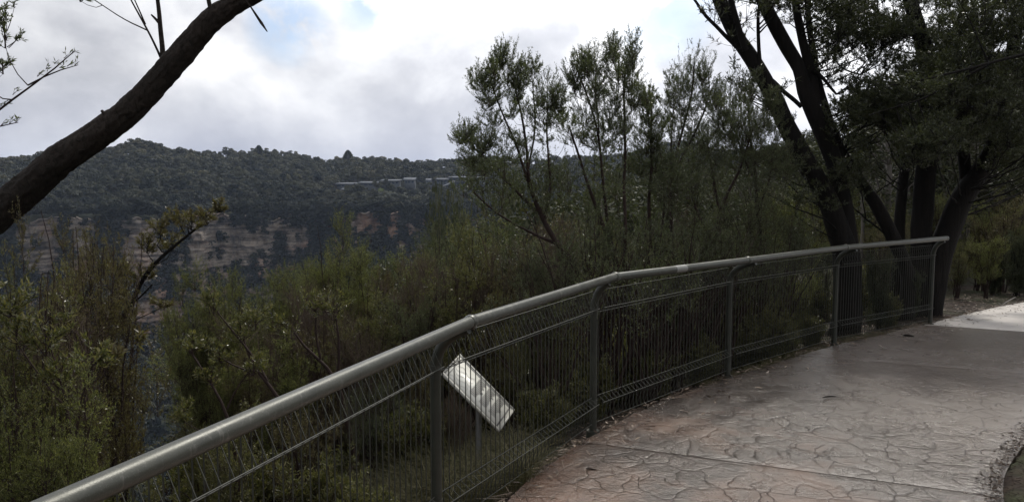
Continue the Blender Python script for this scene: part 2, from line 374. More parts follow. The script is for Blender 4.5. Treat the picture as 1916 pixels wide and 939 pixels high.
# joints cross the path: given as pairs on left/right edges
def nearest(line, p): return int(np.argmin(np.hypot(*(line - np.array(p)).T)))
JL = [(-2.2, -1.2), (-.72, 2.1), (.50, 5.12), (2.95, 7.78), (5.24, 9.52), (6.9, 10.9), (9.6, 12.5), (15, 14.2)]
JR = [(1.3, .2), (1.95, 2.2), (2.80, 4.14), (5.3, 6.8), (7.6, 8.35), (8.9, 9.05), (11.6, 10.2), (17, 11.3)]
idx = [(0, 0)] + [(nearest(eL, a), nearest(eR, c)) for a, c in zip(JL, JR)] + [(nE - 1, nE - 1)]
def slab(g, i0, i1, gapw=.006, top=0.0):
    n = 60; L = resample(eL[i0[0]:i1[0] + 1], n); Rr = resample(eR[i0[1]:i1[1] + 1], n)
    mcols = 22; t = np.linspace(0, 1, mcols)
    grid = L[:, None] * (1 - t)[None, :, None] + Rr[:, None] * t[None, :, None]
    d0 = L[1] - L[0]; d0 = d0 / np.linalg.norm(d0) * gapw; d1 = L[-1] - L[-2]; d1 = d1 / np.linalg.norm(d1) * gapw
    grid[0] += d0; grid[-1] -= d1
    wob = .012 * np.array([mn.noise(Vector((p[0] * 2.2, p[1] * 2.2, 1))) + .6 * mn.noise(Vector((p[0] * 9, p[1] * 9, 2))) for p in grid[:, 0]])
    grid[:, 0, 0] += wob; grid[:, 0, 1] -= wob
    z = np.full(grid.shape[:2], top); z[:, 0] -= .010; z[:, -1] -= .010; z[0, :] -= .004; z[-1, :] -= .004
    V = np.concatenate([grid, z[..., None]], -1)
    ii, jj = np.meshgrid(np.arange(n - 1), np.arange(mcols - 1), indexing='ij')
    F = np.stack([ii * mcols + jj, ii * mcols + jj + 1, (ii + 1) * mcols + jj + 1, (ii + 1) * mcols + jj], -1).reshape(-1, 4)
    g.add(V.reshape(-1, 3), F)
    ring = np.concatenate([V[:, 0], V[-1, 1:], V[::-1, -1][1:], V[0, ::-1][1:-1]])
    lowr = ring.copy(); lowr[:, 2] = -.11; m_ = len(ring)
    a = np.arange(m_); b_ = (a + 1) % m_
    g.add(np.concatenate([ring, lowr]), np.stack([a, a + m_, b_ + m_, b_], -1))
gp = Geo(); gf = Geo()
for q in range(len(idx) - 1):
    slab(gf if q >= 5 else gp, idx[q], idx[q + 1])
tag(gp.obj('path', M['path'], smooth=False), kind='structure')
tag(gf.obj('path', M['path_far'], smooth=False), kind='structure')

# ------------------------------------------------------------------ far cliff
g = Geo()
nu, nv = 900, 110
u = np.linspace(-R(38), R(4), nu); v = np.linspace(0, 1, nv)
U, V_ = np.meshgrid(u, v, indexing='ij')
zz = -112 + V_ * 95
but = 7 * np.abs(np.sin(U * 37 + .7 * np.sin(U * 90))) + 4 * np.abs(np.sin(U * 83 + 2)) + .9 * np.sin(U * 240 + 1.5 * np.sin(zz * .2)) + .4 * np.sin(U * 610 + zz * .5)
lay = np.floor(zz / 5.2 + .5 * np.sin(U * 30) + .2 * np.sin(U * 75)); 
rs = np.random.RandomState(3); lt = rs.rand(400)
strata = 4.6 * lt[(lay.astype(int) % 400)] + 2.0 * lt[((zz / 1.7 + .4 * np.sin(U * 40)).astype(int) * 7 % 400)]
blk = 1.6 * lt[((np.floor(U * 150 + lay * 1.7)).astype(int) * 13 + lay.astype(int) * 5) % 400]
rc = cliffR(U) - 3 - but - strata - blk - 14 * (1 - V_) ** 1.6 
CX = rc * np.sin(U); CY = rc * np.cos(U)
ii, jj = np.meshgrid(np.arange(nu - 1), np.arange(nv - 1), indexing='ij')
topz = zz - V_ ** 3 * (3.0 + 2.2 * np.sin(U * 52 + 2 * np.sin(U * 23)) + .9 * np.sign(np.sin(U * 140)) + .7 * np.sin(U * 390))
Vv = np.stack([CX, CY, topz], -1)
g.add(Vv.reshape(-1, 3), np.stack([ii * nv + jj, (ii + 1) * nv + jj, (ii + 1) * nv + jj + 1, ii * nv + jj + 1], -1).reshape(-1, 4))
# top ledge back into the hill
back = Vv[:, -1].copy(); back[:, 0] *= 1.05; back[:, 1] *= 1.05; back[:, 2] += 1
a = np.arange(nu - 1)
g.add(np.concatenate([Vv[:, -1], back]), np.stack([a, a + 1, a + 1 + nu, a + nu], -1))
m, k, b, o = mat('sandstone')
geo = k.n('ShaderNodeNewGeometry'); pos = geo.outputs['Position']
mp = k.n('ShaderNodeMapping'); k.l(pos, mp.inputs[0]); mp.inputs['Scale'].default_value = (.016, .016, .24)
st = k.noise(mp.outputs[0], 1.6, 7, .65, .4)
mp2 = k.n('ShaderNodeMapping'); k.l(pos, mp2.inputs[0]); mp2.inputs['Scale'].default_value = (.03, .03, .05)
pat = k.noise(mp2.outputs[0], .75, 5, .6, .8)
c_ = k.ramp(st, [(.34, (.035, .030, .028)), (.42, (.10, .085, .07)), (.52, (.27, .225, .18)), (.8, (.40, .35, .28))])
c_ = k.mix(k.ramp(pat, [(.50, 0), (.64, .7)]), c_, (.32, .18, .11))
c_ = k.mix(k.ramp(k.noise(pos, .12, 6, .7), [(.50, 0), (.66, .8)]), c_, (.04, .04, .034))
sx_ = k.n('ShaderNodeSeparateXYZ'); k.l(pos, sx_.inputs[0])
ox = k.ramp(k.math('DIVIDE', k.math('ADD', sx_.outputs[0], k.math('MULTIPLY', k.noise(pos, .05, 4), 30)), -400.0), [(.10, 0), (.18, .75), (.32, 0), (.76, 0), (.84, .6), (1, .4)])
c_ = k.mix(k.math('MULTIPLY', ox, k.ramp(k.noise(pos, .08, 5), [(.35, 0), (.6, 1)])), c_, (.36, .22, .14))
ck = k.n('ShaderNodeTexVoronoi', feature='DISTANCE_TO_EDGE'); mp3 = k.n('ShaderNodeMapping'); k.l(pos, mp3.inputs[0]); mp3.inputs['Scale'].default_value = (.07, .07, .30); k.l(mp3.outputs[0], ck.inputs['Vector'])
c_ = k.mix(.0, c_, c_)
c_ = k.mix(k.ramp(ck.outputs['Distance'], [(0, .85), (.06, 0)]), c_, (.02, .018, .016))
k.l(c_, b.inputs['Base Color']); b.inputs['Roughness'].default_value = .9
bp = k.n('ShaderNodeBump'); bp.inputs['Strength'].default_value = .9; bp.inputs['Distance'].default_value = 1.2
k.l(st, bp.inputs['Height']); k.l(bp.outputs[0], b.inputs['Normal'])
tag(g.obj('cliff', m), kind='structure')

# ------------------------------------------------------------------ far forest (one mass)
rs = np.random.RandomState(11)
def crown_tpl(rs, nl, nq, R0):
    """lobed eucalypt crown, unit metres, base at z=0"""
    P_, D_, S_ = [], [], []
    for l in range(nl):
        c = np.array([rs.normal() * R0 * .42, rs.normal() * R0 * .42, R0 * (1.5 + rs.rand() * 1.3)]); r = R0 * (.34 + .24 * rs.rand())
        for q in range(nq):
            n_ = rs.normal(size=3); n_[2] = abs(n_[2]) * .9 + .05 * rs.normal(); n_ /= np.linalg.norm(n_)
            P_.append(c + n_ * r * np.array([1.1, 1.1, .8]) * (.85 + .25 * rs.rand())); D_.append(n_); S_.append(.55 + .6 * rs.rand())
    return np.array(P_), np.array(D_), np.array(S_)
tpls = [crown_tpl(np.random.RandomState(50 + q), 8, 32, 3.6) for q in range(8)]
def quad_mesh(p, n, sz, rs):
    m_ = len(p); n = n + rs.normal(size=(m_, 3)) * .32; n /= np.linalg.norm(n, axis=1)[:, None]
    a = np.cross(n, rs.normal(size=(m_, 3))); a /= np.linalg.norm(a, axis=1)[:, None]; b_ = np.cross(n, a)
    a = a * sz[:, None]; b_ = b_ * sz[:, None] * .75
    return np.stack([p - a, p + b_ * .9, p + a, p - b_], 1).reshape(-1, 3), (np.arange(m_) * 4)[:, None] + np.arange(4)[None]
gF = Geo(); gT = Geo()
EXPO = [(38, 112, 406, 500), (128, 180, 396, 458), (140, 180, 466, 524), (232, 298, 413, 506), (350, 432, 398, 495), (432, 478, 436, 480), (498, 530, 415, 432), (530, 575, 440, 460), (466, 512, 453, 463), (668, 712, 410, 434), (727, 747, 403, 440), (735, 747, 446, 452), (250, 345, 572, 600)]
def put_tree(x, y, z, h, rs, tint, trunk=True):
    P_, D_, S_ = tpls[rs.randint(8)]; s_ = h / 9.0; a = rs.rand() * 6.28; ca, sa = math.cos(a), math.sin(a)
    q = P_ * s_ * np.array([1, 1, 1.0]); q = np.stack([q[:, 0] * ca - q[:, 1] * sa, q[:, 0] * sa + q[:, 1] * ca, q[:, 2]], 1) + np.array([x, y, z])
    V, F = quad_mesh(q, np.stack([D_[:, 0] * ca - D_[:, 1] * sa, D_[:, 0] * sa + D_[:, 1] * ca, D_[:, 2]], 1), S_ * s_ * .88, rs)
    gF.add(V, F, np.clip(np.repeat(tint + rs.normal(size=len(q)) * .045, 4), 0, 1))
    if trunk: gT.segs([[x, y, z - 1]], [[x + rs.normal() * .5, y, z + h * (.72 if rs.rand() < .8 else 1.02)]], .30 * s_, .12 * s_)
cnt = 0
def try_tree(r, t, hh, kind):
    global cnt
    x = r * math.sin(t); y = r * math.cos(t)
    z = gz(x, y); put = True
    px, py, F_ = proj(np.array([x, y, z + hh])); _, pyb, _ = proj(np.array([x, y, z]))
    if 626 < px < 912 and r < 722 and (py < 345 + 7 * rs.rand() or r > 668) and not (py > 333 and r < 690 and rs.rand() < .07): return
    if kind in ('talus', 'cliff'):
        for (a0, a1, y0, y1) in EXPO:
            if a0 - 4 < px < a1 + 4 and py < y1 and pyb > y0 - 2: return
    if kind == 'slope' and r < 604:
        for (a0, a1, y0, y1) in EXPO:
            if a0 < px < a1 and pyb > y0: return
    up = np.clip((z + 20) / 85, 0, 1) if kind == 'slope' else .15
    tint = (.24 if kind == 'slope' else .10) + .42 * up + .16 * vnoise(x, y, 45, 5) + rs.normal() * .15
    put_tree(x, y, z, hh, rs, tint); cnt += 1
# upper slope
for r in np.r_[599, 602, np.arange(606, 1000, 8.0)]:
    n_ = int(R(76) * r / 7.2)
    for t in np.linspace(-R(37), R(39), n_):
        if r > 930 and rs.rand() < .5: continue
        try_tree(r + rs.normal() * 3.2, t + rs.normal() * 3.0 / r, (8.2 + 4.2 * rs.rand() + (3 if rs.rand() < .06 else 0)) * (.75 if r < 640 else (.72 if r > 860 else 1)), 'slope')
# talus and valley floor
for r in np.r_[np.arange(300, 480, 11), np.arange(480, 590, 8.5)]:
    n_ = int(R(42) * r / 9.0)
    for t in np.linspace(-R(38), R(4), n_):
        try_tree(r + rs.normal() * 3.5, t + rs.normal() * 3.5 / r, 9 + 7 * rs.rand(), 'talus')
# bushes clinging to ledges of the cliff
for q in range(7500):
    t = -R(38) + rs.rand() * R(42); z = -108 + rs.rand() * 92
    r_ = cliffR(t) - 12 - 14 * (1 - (z + 112) / 95) ** 1.6 - rs.rand() * 3
    x, y = r_ * math.sin(t), r_ * math.cos(t); hh = 6 + 5 * rs.rand()
    px, py, _ = proj(np.array([x, y, z + hh])); _, pyb, _ = proj(np.array([x, y, z]))
    if any(a0 - 1 < px < a1 + 1 and py < y1 and pyb > y0 for a0, a1, y0, y1 in EXPO) and rs.rand() > .035: continue
    put_tree(x, y, z, hh * .85, rs, .05 + .2 * rs.rand(), False)
for q in range(900):
    t = -R(37) + rs.rand() * R(41); r_ = cliffR(t) - 3 - rs.rand() * 10; put_tree(r_ * math.sin(t), r_ * math.cos(t), -18.5 - rs.rand(), 4.5 + 3.5 * rs.rand(), rs, .12 + .25 * rs.rand(), False)
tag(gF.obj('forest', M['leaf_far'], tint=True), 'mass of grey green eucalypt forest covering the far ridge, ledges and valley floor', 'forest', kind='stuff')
tag(gT.obj('forest_trunks', M['bark_pale']), 'pale thin trunks standing throughout the far forest', 'tree trunks', kind='stuff')

# ------------------------------------------------------------------ plants
def bez(p0, p1, p2, n):
    t = np.linspace(0, 1, n)[:, None]; return (1 - t) ** 2 * p0 + 2 * t * (1 - t) * p1 + t * t * p2
def nrm(v): return v / (np.linalg.norm(v, axis=-1, keepdims=True) + 1e-9)
def plume(gs, gl, c, rx, rz, rs, nt=22, ns=7, nl=9, L=.022, W=.006, tw=.0022, up=.9, lean=None):
    """a spray of twigs filling an ellipsoid, leaves along every twiglet"""
    c = np.asarray(c, float); ax = np.array([0, 0, 1.0]) if lean is None else nrm(np.asarray(lean, float))
    base = c - ax * rz * .95
    t0 = rs.rand(nt) ** 1.2 * .6
    st = base + ax * (t0 * 2 * rz)[:, None] * .9 + rs.normal(size=(nt, 3)) * rx * .05
    e = rs.normal(size=(nt, 3)); e[:, 2] = e[:, 2] * .9 + .25; e = nrm(e) * (.6 + .4 * rs.rand(nt) ** .5)[:, None]
    end = c + e * np.array([rx, rx, rz])
    low_ = np.maximum(0, .55 * rz - np.sum((end - st) * ax, 1)); st = st - ax * np.minimum(low_, np.maximum(0, np.sum((st - base) * ax, 1)))[:, None]
    end = np.where((np.sum((end - st) * ax, 1) < .3 * rz)[:, None], end + ax * rz * .4, end)
    rad_ = end - st; rad_ = rad_ - ax * np.sum(rad_ * ax, 1)[:, None]
    ctl = (st + end) / 2 + rad_ * .16 + rs.normal(size=(nt, 3)) * rx * .06 - ax * rz * .05
    P0, P1, P2 = st, ctl, end
    K = 5; prev = P0
    for q in range(1, K):
        t = q / (K - 1); cur = (1 - t) ** 2 * P0 + 2 * t * (1 - t) * P1 + t * t * P2
        gs.segs(prev, cur, tw * (1.5 - t), tw * (1.3 - t)); prev = cur
    gs.segs([base], [base + ax * rz * 1.3], tw * 2.4, tw * .8)
    # twiglets
    t = (.22 + .78 * rs.rand(nt, ns)) ; T = t[..., None]
    pt = (1 - T) ** 2 * P0[:, None] + 2 * T * (1 - T) * P1[:, None] + T * T * P2[:, None]
    tg = nrm(2 * (1 - T) * (P1 - P0)[:, None] + 2 * T * (P2 - P1)[:, None])
    d = nrm(tg + rs.normal(size=pt.shape) * .45 + ax * .45 * up)
    ln = (.22 + .25 * rs.rand(nt, ns)) * min(rx, rz) * .8
    pe = pt + d * ln[..., None]
    gs.segs(pt.reshape(-1, 3), pe.reshape(-1, 3), tw * .55, tw * .3)
    # leaves
    u = rs.rand(nt, ns, nl); lp = pt[:, :, None] + (pe - pt)[:, :, None] * (u[..., None] * 1.05)
    ld = nrm(d[:, :, None] * .8 + rs.normal(size=lp.shape) * .55 + ax * .15)
    lp = lp.reshape(-1, 3); ld = ld.reshape(-1, 3)
    gl.leaves(lp, ld, L * (.6 + .8 * rs.rand(len(lp))), W * (.7 + .6 * rs.rand(len(lp))), rs)
def connect(gs, stems, c, rz, rs, r=.006, ax=None):
    """branch from the nearest lower stem point to the plume's foot"""
    foot = np.asarray(c, float) - np.array([0, 0, rz * .9])
    best = None
    for pts, rd in stems:
        d = np.linalg.norm(pts - foot, axis=1) + 2.0 * np.maximum(0, pts[:, 2] - foot[2] + .35 * np.linalg.norm(pts[:, :2] - foot[:2], axis=1))
        q = int(np.argmin(d))
        if best is None or d[q] < best[0]: best = (d[q], pts[q], rd[q])
    p0 = best[1]; mid_ = (p0 + foot) / 2 + np.array([0, 0, -.10 * np.linalg.norm(foot - p0)]) + rs.normal(size=3) * .04
    rr = min(r, best[2] * .75)
    ln = np.linalg.norm(foot - p0); nn = max(4, int(ln / .18))
    b_ = bez(p0, mid_, foot, nn); b_[1:-1] += rs.normal(size=(nn - 2, 3)) * .010
    gs.tube(b_, np.linspace(rr, rr * .45, nn), 5, caps=False)
    return (b_, np.linspace(rr, rr * .45, nn))
def densify(pts, rad, step=.12, wob=.015, rs=None):
    pts = np.asarray(pts, float); seg = np.r_[0, np.cumsum(np.linalg.norm(np.diff(pts, axis=0), axis=1))]
    n = max(4, int(seg[-1] / step)); u = np.linspace(0, seg[-1], n)
    a = np.stack([np.interp(u, seg, pts[:, k]) for k in range(3)], 1); a = smooth(a, max(1, int(.25 / step)))
    r = np.interp(u, seg, np.asarray(rad, float))
    if rs is not None and n > 4:
        w_ = rs.normal(size=(n, 3)) * wob; w_ = smooth(w_, 2); w_[0] = 0; a = a + w_
    return a, r
def plant(name, label, cat, base, stems, plumes, leaf, bark, rs, lp=None, group=None, sides=6, rough=0.0, crown='foliage', trunk='stem'):
    """stems: list of (pts, radii) world; plumes: list of (centre, rx, rz[, dict])"""
    lp = lp or {}
    gs, gl = Geo(), Geo(); st = []
    for q, (pts, rd) in enumerate(stems):
        a, r = densify(pts, rd, .12, .012, rs); gs.tube(a, r, sides, rough, q * 5); st.append((a, r))
    for pl in plumes:
        kw = dict(lp)
        if len(pl) > 3: kw.update(pl[3])
        br = kw.pop('br', .006)
        if br: st.append(connect(gs, st, pl[0], pl[2], rs, br))
        plume(gs, gl, pl[0], pl[1], pl[2], rs, **kw)
    root = empty(name, base, label, cat, group)
    gs.obj(trunk, M[bark], root, smooth=True, off=base)
    if gl.n: gl.obj(crown, M[leaf], root, off=base)
    return root
def px_stem(pts, Y, ws):
    """pixel polyline + pixel widths -> world"""
    Y = np.broadcast_to(np.asarray(Y, float), (len(pts),))
    return ([P(a, b_, y) for (a, b_), y in zip(pts, Y)], [w_ / FPX * y / 2 for w_, y in zip(ws, Y)])
def pxp(a, b_, rx, rz, Y, **kw):
    return (P(a, b_, Y), rx / FPX * Y, rz / FPX * Y, kw)
def foot(px, Y, dz=.05):
    x = (px - 958) / FPX * Y / (1.0); p = P(px, 400, Y); return np.array([p[0], p[1], gz(p[0], p[1]) - dz])

# generic shrubs: prototypes with shared meshes ------------------------------
def proto_shrub(seed, H=2.6, spread=1.0, nst=6, npl=4, leaf='leaf_tea', bark='bark_brown', pr=(.24, .36), lo=.35, sr=.018, flatp=1.0, **lp):
    rs = np.random.RandomState(seed); gs, gl = Geo(), Geo(); st = []
    for q in range(nst):
        a = q / nst * 6.28 + rs.normal() * .4; rr = spread * (.25 + .75 * rs.rand()) ; h = H * (.72 + .28 * rs.rand())
        tip = np.array([math.cos(a) * rr, math.sin(a) * rr, h * .9]); mid_ = np.array([math.cos(a) * rr * .3, math.sin(a) * rr * .3, h * .45])
        b_ = bez(np.array([rs.normal() * .05, rs.normal() * .05, -.1]), mid_, tip, 14); b_[1:] += smooth(rs.normal(size=(13, 3)) * .03, 1)
        rd = np.linspace(sr * (H / 2.6), .004, 14); gs.tube(b_, rd, 6); st.append((b_, rd))
        for w_ in range(npl):
            t = lo + (1 - lo) * (w_ + rs.rand() * .7) / npl; pt = b_[min(13, int(t * 13))]
            c = pt + np.array([rs.normal() * .16, rs.normal() * .16, .12 + .1 * rs.rand()]) * (H / 2.6)
            rx = (pr[0] + (pr[1] - pr[0]) * rs.rand()) * (H / 2.6); rz = rx * (1.0 + .5 * rs.rand()) * flatp
            c[2] = min(c[2], H - rz); st.append(connect(gs, st[q:q + 1], c, rz, rs, .006)); plume(gs, gl, c, rx, rz, rs, **lp)
    H = float(np.percentile(np.concatenate(gl.v)[:, 2], 99.9))
    return gs.mesh('stem', M[bark], True), gl.mesh('foliage', M[leaf]), H
PROTO = {}
def get_proto(key):
    if key in PROTO: return PROTO[key]
    kind, v_ = key; s = v_ * 17 + hash_(kind)
    if kind == 'tea': p = proto_shrub(s, 3.8, .75, 9, 4, 'leaf_tea', 'bark_brown', (.15, .24), .42, nt=20, ns=8, nl=9, L=.022, W=.006, up=.6)
    elif kind == 'green': p = proto_shrub(s, 3.0, .72, 10, 4, 'leaf_green', 'bark_brown', (.16, .26), .35, flatp=.85, nt=20, ns=8, nl=9, L=.024, W=.006, up=.5)
    elif kind == 'dome': p = proto_shrub(s, 4.0, .62, 11, 4, 'leaf_green', 'bark_brown', (.16, .23), .52, flatp=.80, nt=26, ns=10, nl=9, L=.021, W=.0052, up=.5)
    elif kind == 'olive': p = proto_shrub(s, 3.4, .75, 9, 4, 'leaf_olive', 'bark_brown', (.13, .23), .35, flatp=.85, nt=15, ns=7, nl=8, L=.032, W=.0085, up=.3)
    elif kind == 'rust': p = proto_shrub(s, 3.4, .75, 10, 4, 'leaf_brown', 'bark_brown', (.13, .22), .35, flatp=.9, nt=14, ns=7, nl=7, L=.025, W=.007, up=.4)
    elif kind == 'twig': p = proto_shrub(s, 3.2, .85, 12, 4, 'leaf_brown', 'bark_twig', (.16, .28), .30, flatp=.9, nt=22, ns=9, nl=1, L=.022, W=.006, tw=.0026, up=.4)
    elif kind == 'thin': p = proto_shrub(s, 3.0, .55, 12, 2, 'leaf_tea', 'bark_brown', (.16, .24), .6, nt=13, ns=5, nl=7, L=.024, W=.006)
    elif kind == 'dark': p = proto_shrub(s, 2.6, .65, 9, 5, 'leaf_dark', 'bark_black', (.2, .3), .2, nt=22, ns=8, nl=10, L=.034, W=.009)
    elif kind == 'stems': p = proto_shrub(s, 3.2, 1.5, 12, 1, 'leaf_tea', 'bark_brown', (.16, .26), .75, sr=.019, nt=16, ns=6, nl=8, L=.024, W=.006)
    elif kind == 'low': p = proto_shrub(s, 1.0, .45, 12, 3, 'leaf_olive', 'bark_brown', (.30, .50), .2, nt=12, ns=6, nl=7, L=.045, W=.009)
    PROTO[key] = p; return p
def hash_(k): return {'tea': 100, 'green': 200, 'olive': 300, 'rust': 400, 'thin': 500, 'dark': 600, 'dome': 700, 'low': 800, 'stems': 900, 'twig': 1000}[k]
def shrub(kind, v_, px, ytop, Y, label, wide=1.0, name='shrub', cat='shrub', group=None, rot=None):
    ms, mf, H = get_proto((kind, v_)); rs = np.random.RandomState(int(px * 7 + Y * 13) % 99991)
    p = P(px, 400, Y); x, y = p[0], p[1]; z = gz(x, y) - .03; top = P(px, ytop, Y)[2]; s_ = max(.15, (top - z) / H)
    root = empty(name, (x, y, z), label, cat, group)
    w_ = s_ * min(1.15, max(.62, wide * 1.5)); root.scale = (w_, w_, s_); root.rotation_euler = (0, 0, rs.rand() * 6.28 if rot is None else rot)
    for n_, me in (('stem', ms), ('foliage', mf)):
        o = link(bpy.data.objects.new(n_, me)); o.parent = root
    return root
exec_later = []

# ------------------------------------------------------------------ fence
m, k, b, o = mat('galvanised_rail')
tc = k.n('ShaderNodeTexCoord'); f1 = k.noise(tc.outputs['Object'], 260, 4, .7); f2 = k.noise(tc.outputs['Object'], 7, 6, .65)
col = k.ramp(f2, [(.3, (.045, .046, .036)), (.7, (.075, .076, .060))])
col = k.mix(k.ramp(f1, [(.58, 0), (.70, .5)]), col, (.20, .20, .175))
col = k.mix(k.ramp(f1, [(.26, .6), (.38, 0)]), col, (.04, .04, .03))
k.l(col, b.inputs['Base Color']); b.inputs['Metallic'].default_value = .25
drip = k.n('ShaderNodeMapping'); k.l(tc.outputs['Object'], drip.inputs[0]); drip.inputs['Scale'].default_value = (1, 1, .2)
d_ = k.noise(drip.outputs[0], 28, 6, .7, 1.2)
col = k.mix(k.ramp(d_, [(.58, 0), (.68, .7)]), col, (.16, .155, .135)); k.l(col, b.inputs['Base Color'])
k.l(k.math('ADD', k.ramp(f2, [(.3, .24), (.7, .40)]), k.math('MULTIPLY', d_, .12)), b.inputs['Roughness'])
bp = k.n('ShaderNodeBump'); bp.inputs['Strength'].default_value = .25; bp.inputs['Distance'].default_value = .002
k.l(f1, bp.inputs['Height']); k.l(bp.outputs[0], b.inputs['Normal'])
M['rail'] = m
M['post'] = simple('olive_painted_steel', (.026, .028, .020), .45, .1, .3, 12, .2, .002)
M['wire'] = simple('olive_coated_wire', (.034, .035, .026), .6, .0, .3, 30, .1, .001)
RZ = 1.08
RAILP = [(-2.55, -2.6), (-1.85, -.65), (-.925, 1.36), (-.195, 3.53), (.72, 5.35), (2.03, 6.59), (3.50, 8.03), (5.40, 9.52)]
POSTP = [(-2.72, -2.6), (-2.02, -.6), (-1.10, 1.42), (-.36, 3.56), (.57, 5.29), (1.96, 6.87), (3.54, 8.34), (5.27, 9.58)]
fence = empty('safety_fence', (-.36, 3.56, 0), 'olive wire mesh safety fence with thick round handrail curving along the footpath', 'fence')
FO = (-.36, 3.56, 0)
g = Geo()
for a, c in zip(RAILP[:-1], RAILP[1:]):
    a = np.array([*a, RZ]); c = np.array([*c, RZ]); n_ = 10; t = np.linspace(0, 1, n_)[:, None]
    g.tube(a + (c - a) * t, .0285, 24)
g.obj('handrail', M['rail'], fence, smooth=False, off=FO)
for me in [fence.children[0].data]:
    me.polygons.foreach_set('use_smooth', np.array([len(p.vertices) == 4 and p.area > .0004 for p in me.polygons]))
for q in range(1, len(RAILP) - 1):
    g = Geo(); p = np.array([*RAILP[q], RZ]); d0 = nrm(p - np.array([*RAILP[q - 1], RZ])); d1 = nrm(np.array([*RAILP[q + 1], RZ]) - p)
    g.tube([p - d0 * .012, p - d0 * .002, p + d1 * .010, p + d1 * .034], [.0305, .0345, .0345, .0305], 20)
    g.obj('rail_sleeve', M['rail'], fence, off=FO)
g = Geo(); p = np.array([*RAILP[-1], RZ]); d0 = nrm(p - np.array([*RAILP[-2], RZ]))
g.tube([p - d0 * .03, p - d0 * .001, p + d0 * .006], [.031, .031, .026], 20); g.obj('rail_sleeve', M['rail'], fence, off=FO)
g = Geo(); a = np.array([*RAILP[4], RZ]); c = np.array([*RAILP[5], RZ]); d0 = nrm(c - a); g.tube([a + d0 * .72, a + d0 * .86], .0292, 20)
g.obj('repair_band', simple('pale_tape', (.26, .26, .24), .6), fence, off=FO)
def railnear(p):
    best = None
    for a, c in zip(RAILP[:-1], RAILP[1:]):
        a = np.array(a); c = np.array(c); ab = c - a; t = np.clip((p - a) @ ab / (ab @ ab), 0, 1); q = a + t * ab; d = np.hypot(*(q - p))
        if best is None or d < best[0]: best = (d, q)
    return best[1]
for q, pb in enumerate(POSTP):
    pb = np.array(pb); r_ = railnear(pb); g = Geo()
    low_ = np.array([*pb, -.25]); k0 = np.array([*pb, .84]); top = np.array([*r_, RZ - .026])
    ctl = np.array([*pb, 1.0])
    pts = [low_, np.array([*pb, .2]), np.array([*pb, .6])] + list(bez(k0, ctl, top, 10))
    g.tube(pts, [.026] * len(pts), 16)
    po = g.obj('post', M['post'], fence, smooth=True, off=FO)
    g = Geo(); g.tube([np.array([*pb, -.07]), np.array([*pb, .004])], [.05, .046], 14); g.obj('post_collar', M['post'], fence, off=FO)
    # clips holding the mesh to the post
    for zc in (.21, .86):
        g = Geo(); g.tube([np.array([*pb, zc - .012]), np.array([*pb, zc + .012])], .029, 14); c_o = g.obj('clip', M['wire'], fence, off=FO)
for a, c in zip(POSTP[:-1], POSTP[1:]):
    a = np.array(a); c = np.array(c); d = (c - a) / np.hypot(*(c - a)); n_ = np.array([d[1], -d[0]])
    a = a + d * .035; c = c - d * .035; L = np.hypot(*(c - a)); nw = int(L / .050)
    u = (np.arange(nw) + .5) / nw
    sag = np.random.RandomState(int(abs(a[1]) * 100)).normal(size=nw) * .0015
    def pt(u_, o_, z): 
        xy = a + (c - a) * np.asarray(u_)[..., None] + n_ * (o_)
        return np.concatenate([xy, np.full((*np.shape(u_), 1), z)], -1)
    g = Geo(); wr = .0031
    prof = [(0, .235), (.062, .185), (.004, .085)]
    zt = [(0, .835), (.062, .875), (.004, .985)]
    seq = [(.0, .245), (.055, .205), (.0, .055), (.0, .99), (.055, .875), (.0, .838)]
    for (o0, z0), (o1, z1) in zip(seq[:-1], seq[1:]):
        wq = wr if o0 == o1 else .0021
        g.segs(pt(u + sag / L, o0, z0), pt(u + sag / L, o1, z1), wq, wq)
    for o_, z_ in seq:
        pts = pt(np.array([0.0, .5, 1.0]), o_ + .005, z_); g.tube(pts, .0026, 6)
    g.obj('mesh_panel', M['wire'], fence, off=FO)

# ------------------------------------------------------------------ information sign behind the fence
def _solve():
    best = None; rD = ray(855, 670); rD = rD / rD[1]; O = np.array([0, 0, CAMZ])
    for YA in (4.9,):
        for YB_ in np.arange(4.2, 5.2, .02):
            A = P(828, 699, YA); B = P(933, 806, YB_); e = B - A
            YD = ((A - O) @ e) / (rD @ e) if abs(rD @ e) > 1e-6 else 99
            if not 4.0 < YD < 6.0: continue
            D = P(855, 670, YD); C = B + D - A; px, py, _ = proj(C); err = math.hypot(px - 952, py - 760)
            if best is None or err < best[0]: best = (err, A, B, D, YB_, YD)
    print('sign', best[0], best[4], best[5]); return best[1:4]
A_, B_, D_ = _solve()
ex = nrm(B_ - A_); ey = D_ - A_; ey = nrm(ey - ex * (ey @ ex)); LW = np.linalg.norm(B_ - A_); LH = np.linalg.norm(D_ - A_) * 1.18
nz_ = nrm(np.cross(ex, ey)); 
if nz_[2] < 0: nz_ = -nz_
ctr = A_ + ex * LW / 2 + ey * LH / 2
postb = np.array([ctr[0] - .0, ctr[1] + .02, gz(ctr[0], ctr[1]) - .1])
sign = empty('information_sign', postb, 'small tilted white information panel on a grey post seen through the fence mesh', 'sign')
def slabq(x0, x1, y0, y1, z0, z1):
    g = Geo(); g.box((x0, y0, z0), (x1, y1, z1)); V = g.v[0].astype(float); g.v[0] = (A_ + V[:, :1] * ex + V[:, 1:2] * ey + V[:, 2:] * nz_).astype(np.float32); return g
def slabs(rects, z0, z1):
    G_ = Geo()
    for r_ in rects:
        q = slabq(*r_, z0, z1); G_.add(q.v[0], [(0, 3, 2, 1), (4, 5, 6, 7), (0, 1, 5, 4), (1, 2, 6, 5), (2, 3, 7, 6), (3, 0, 4, 7)])
    return G_
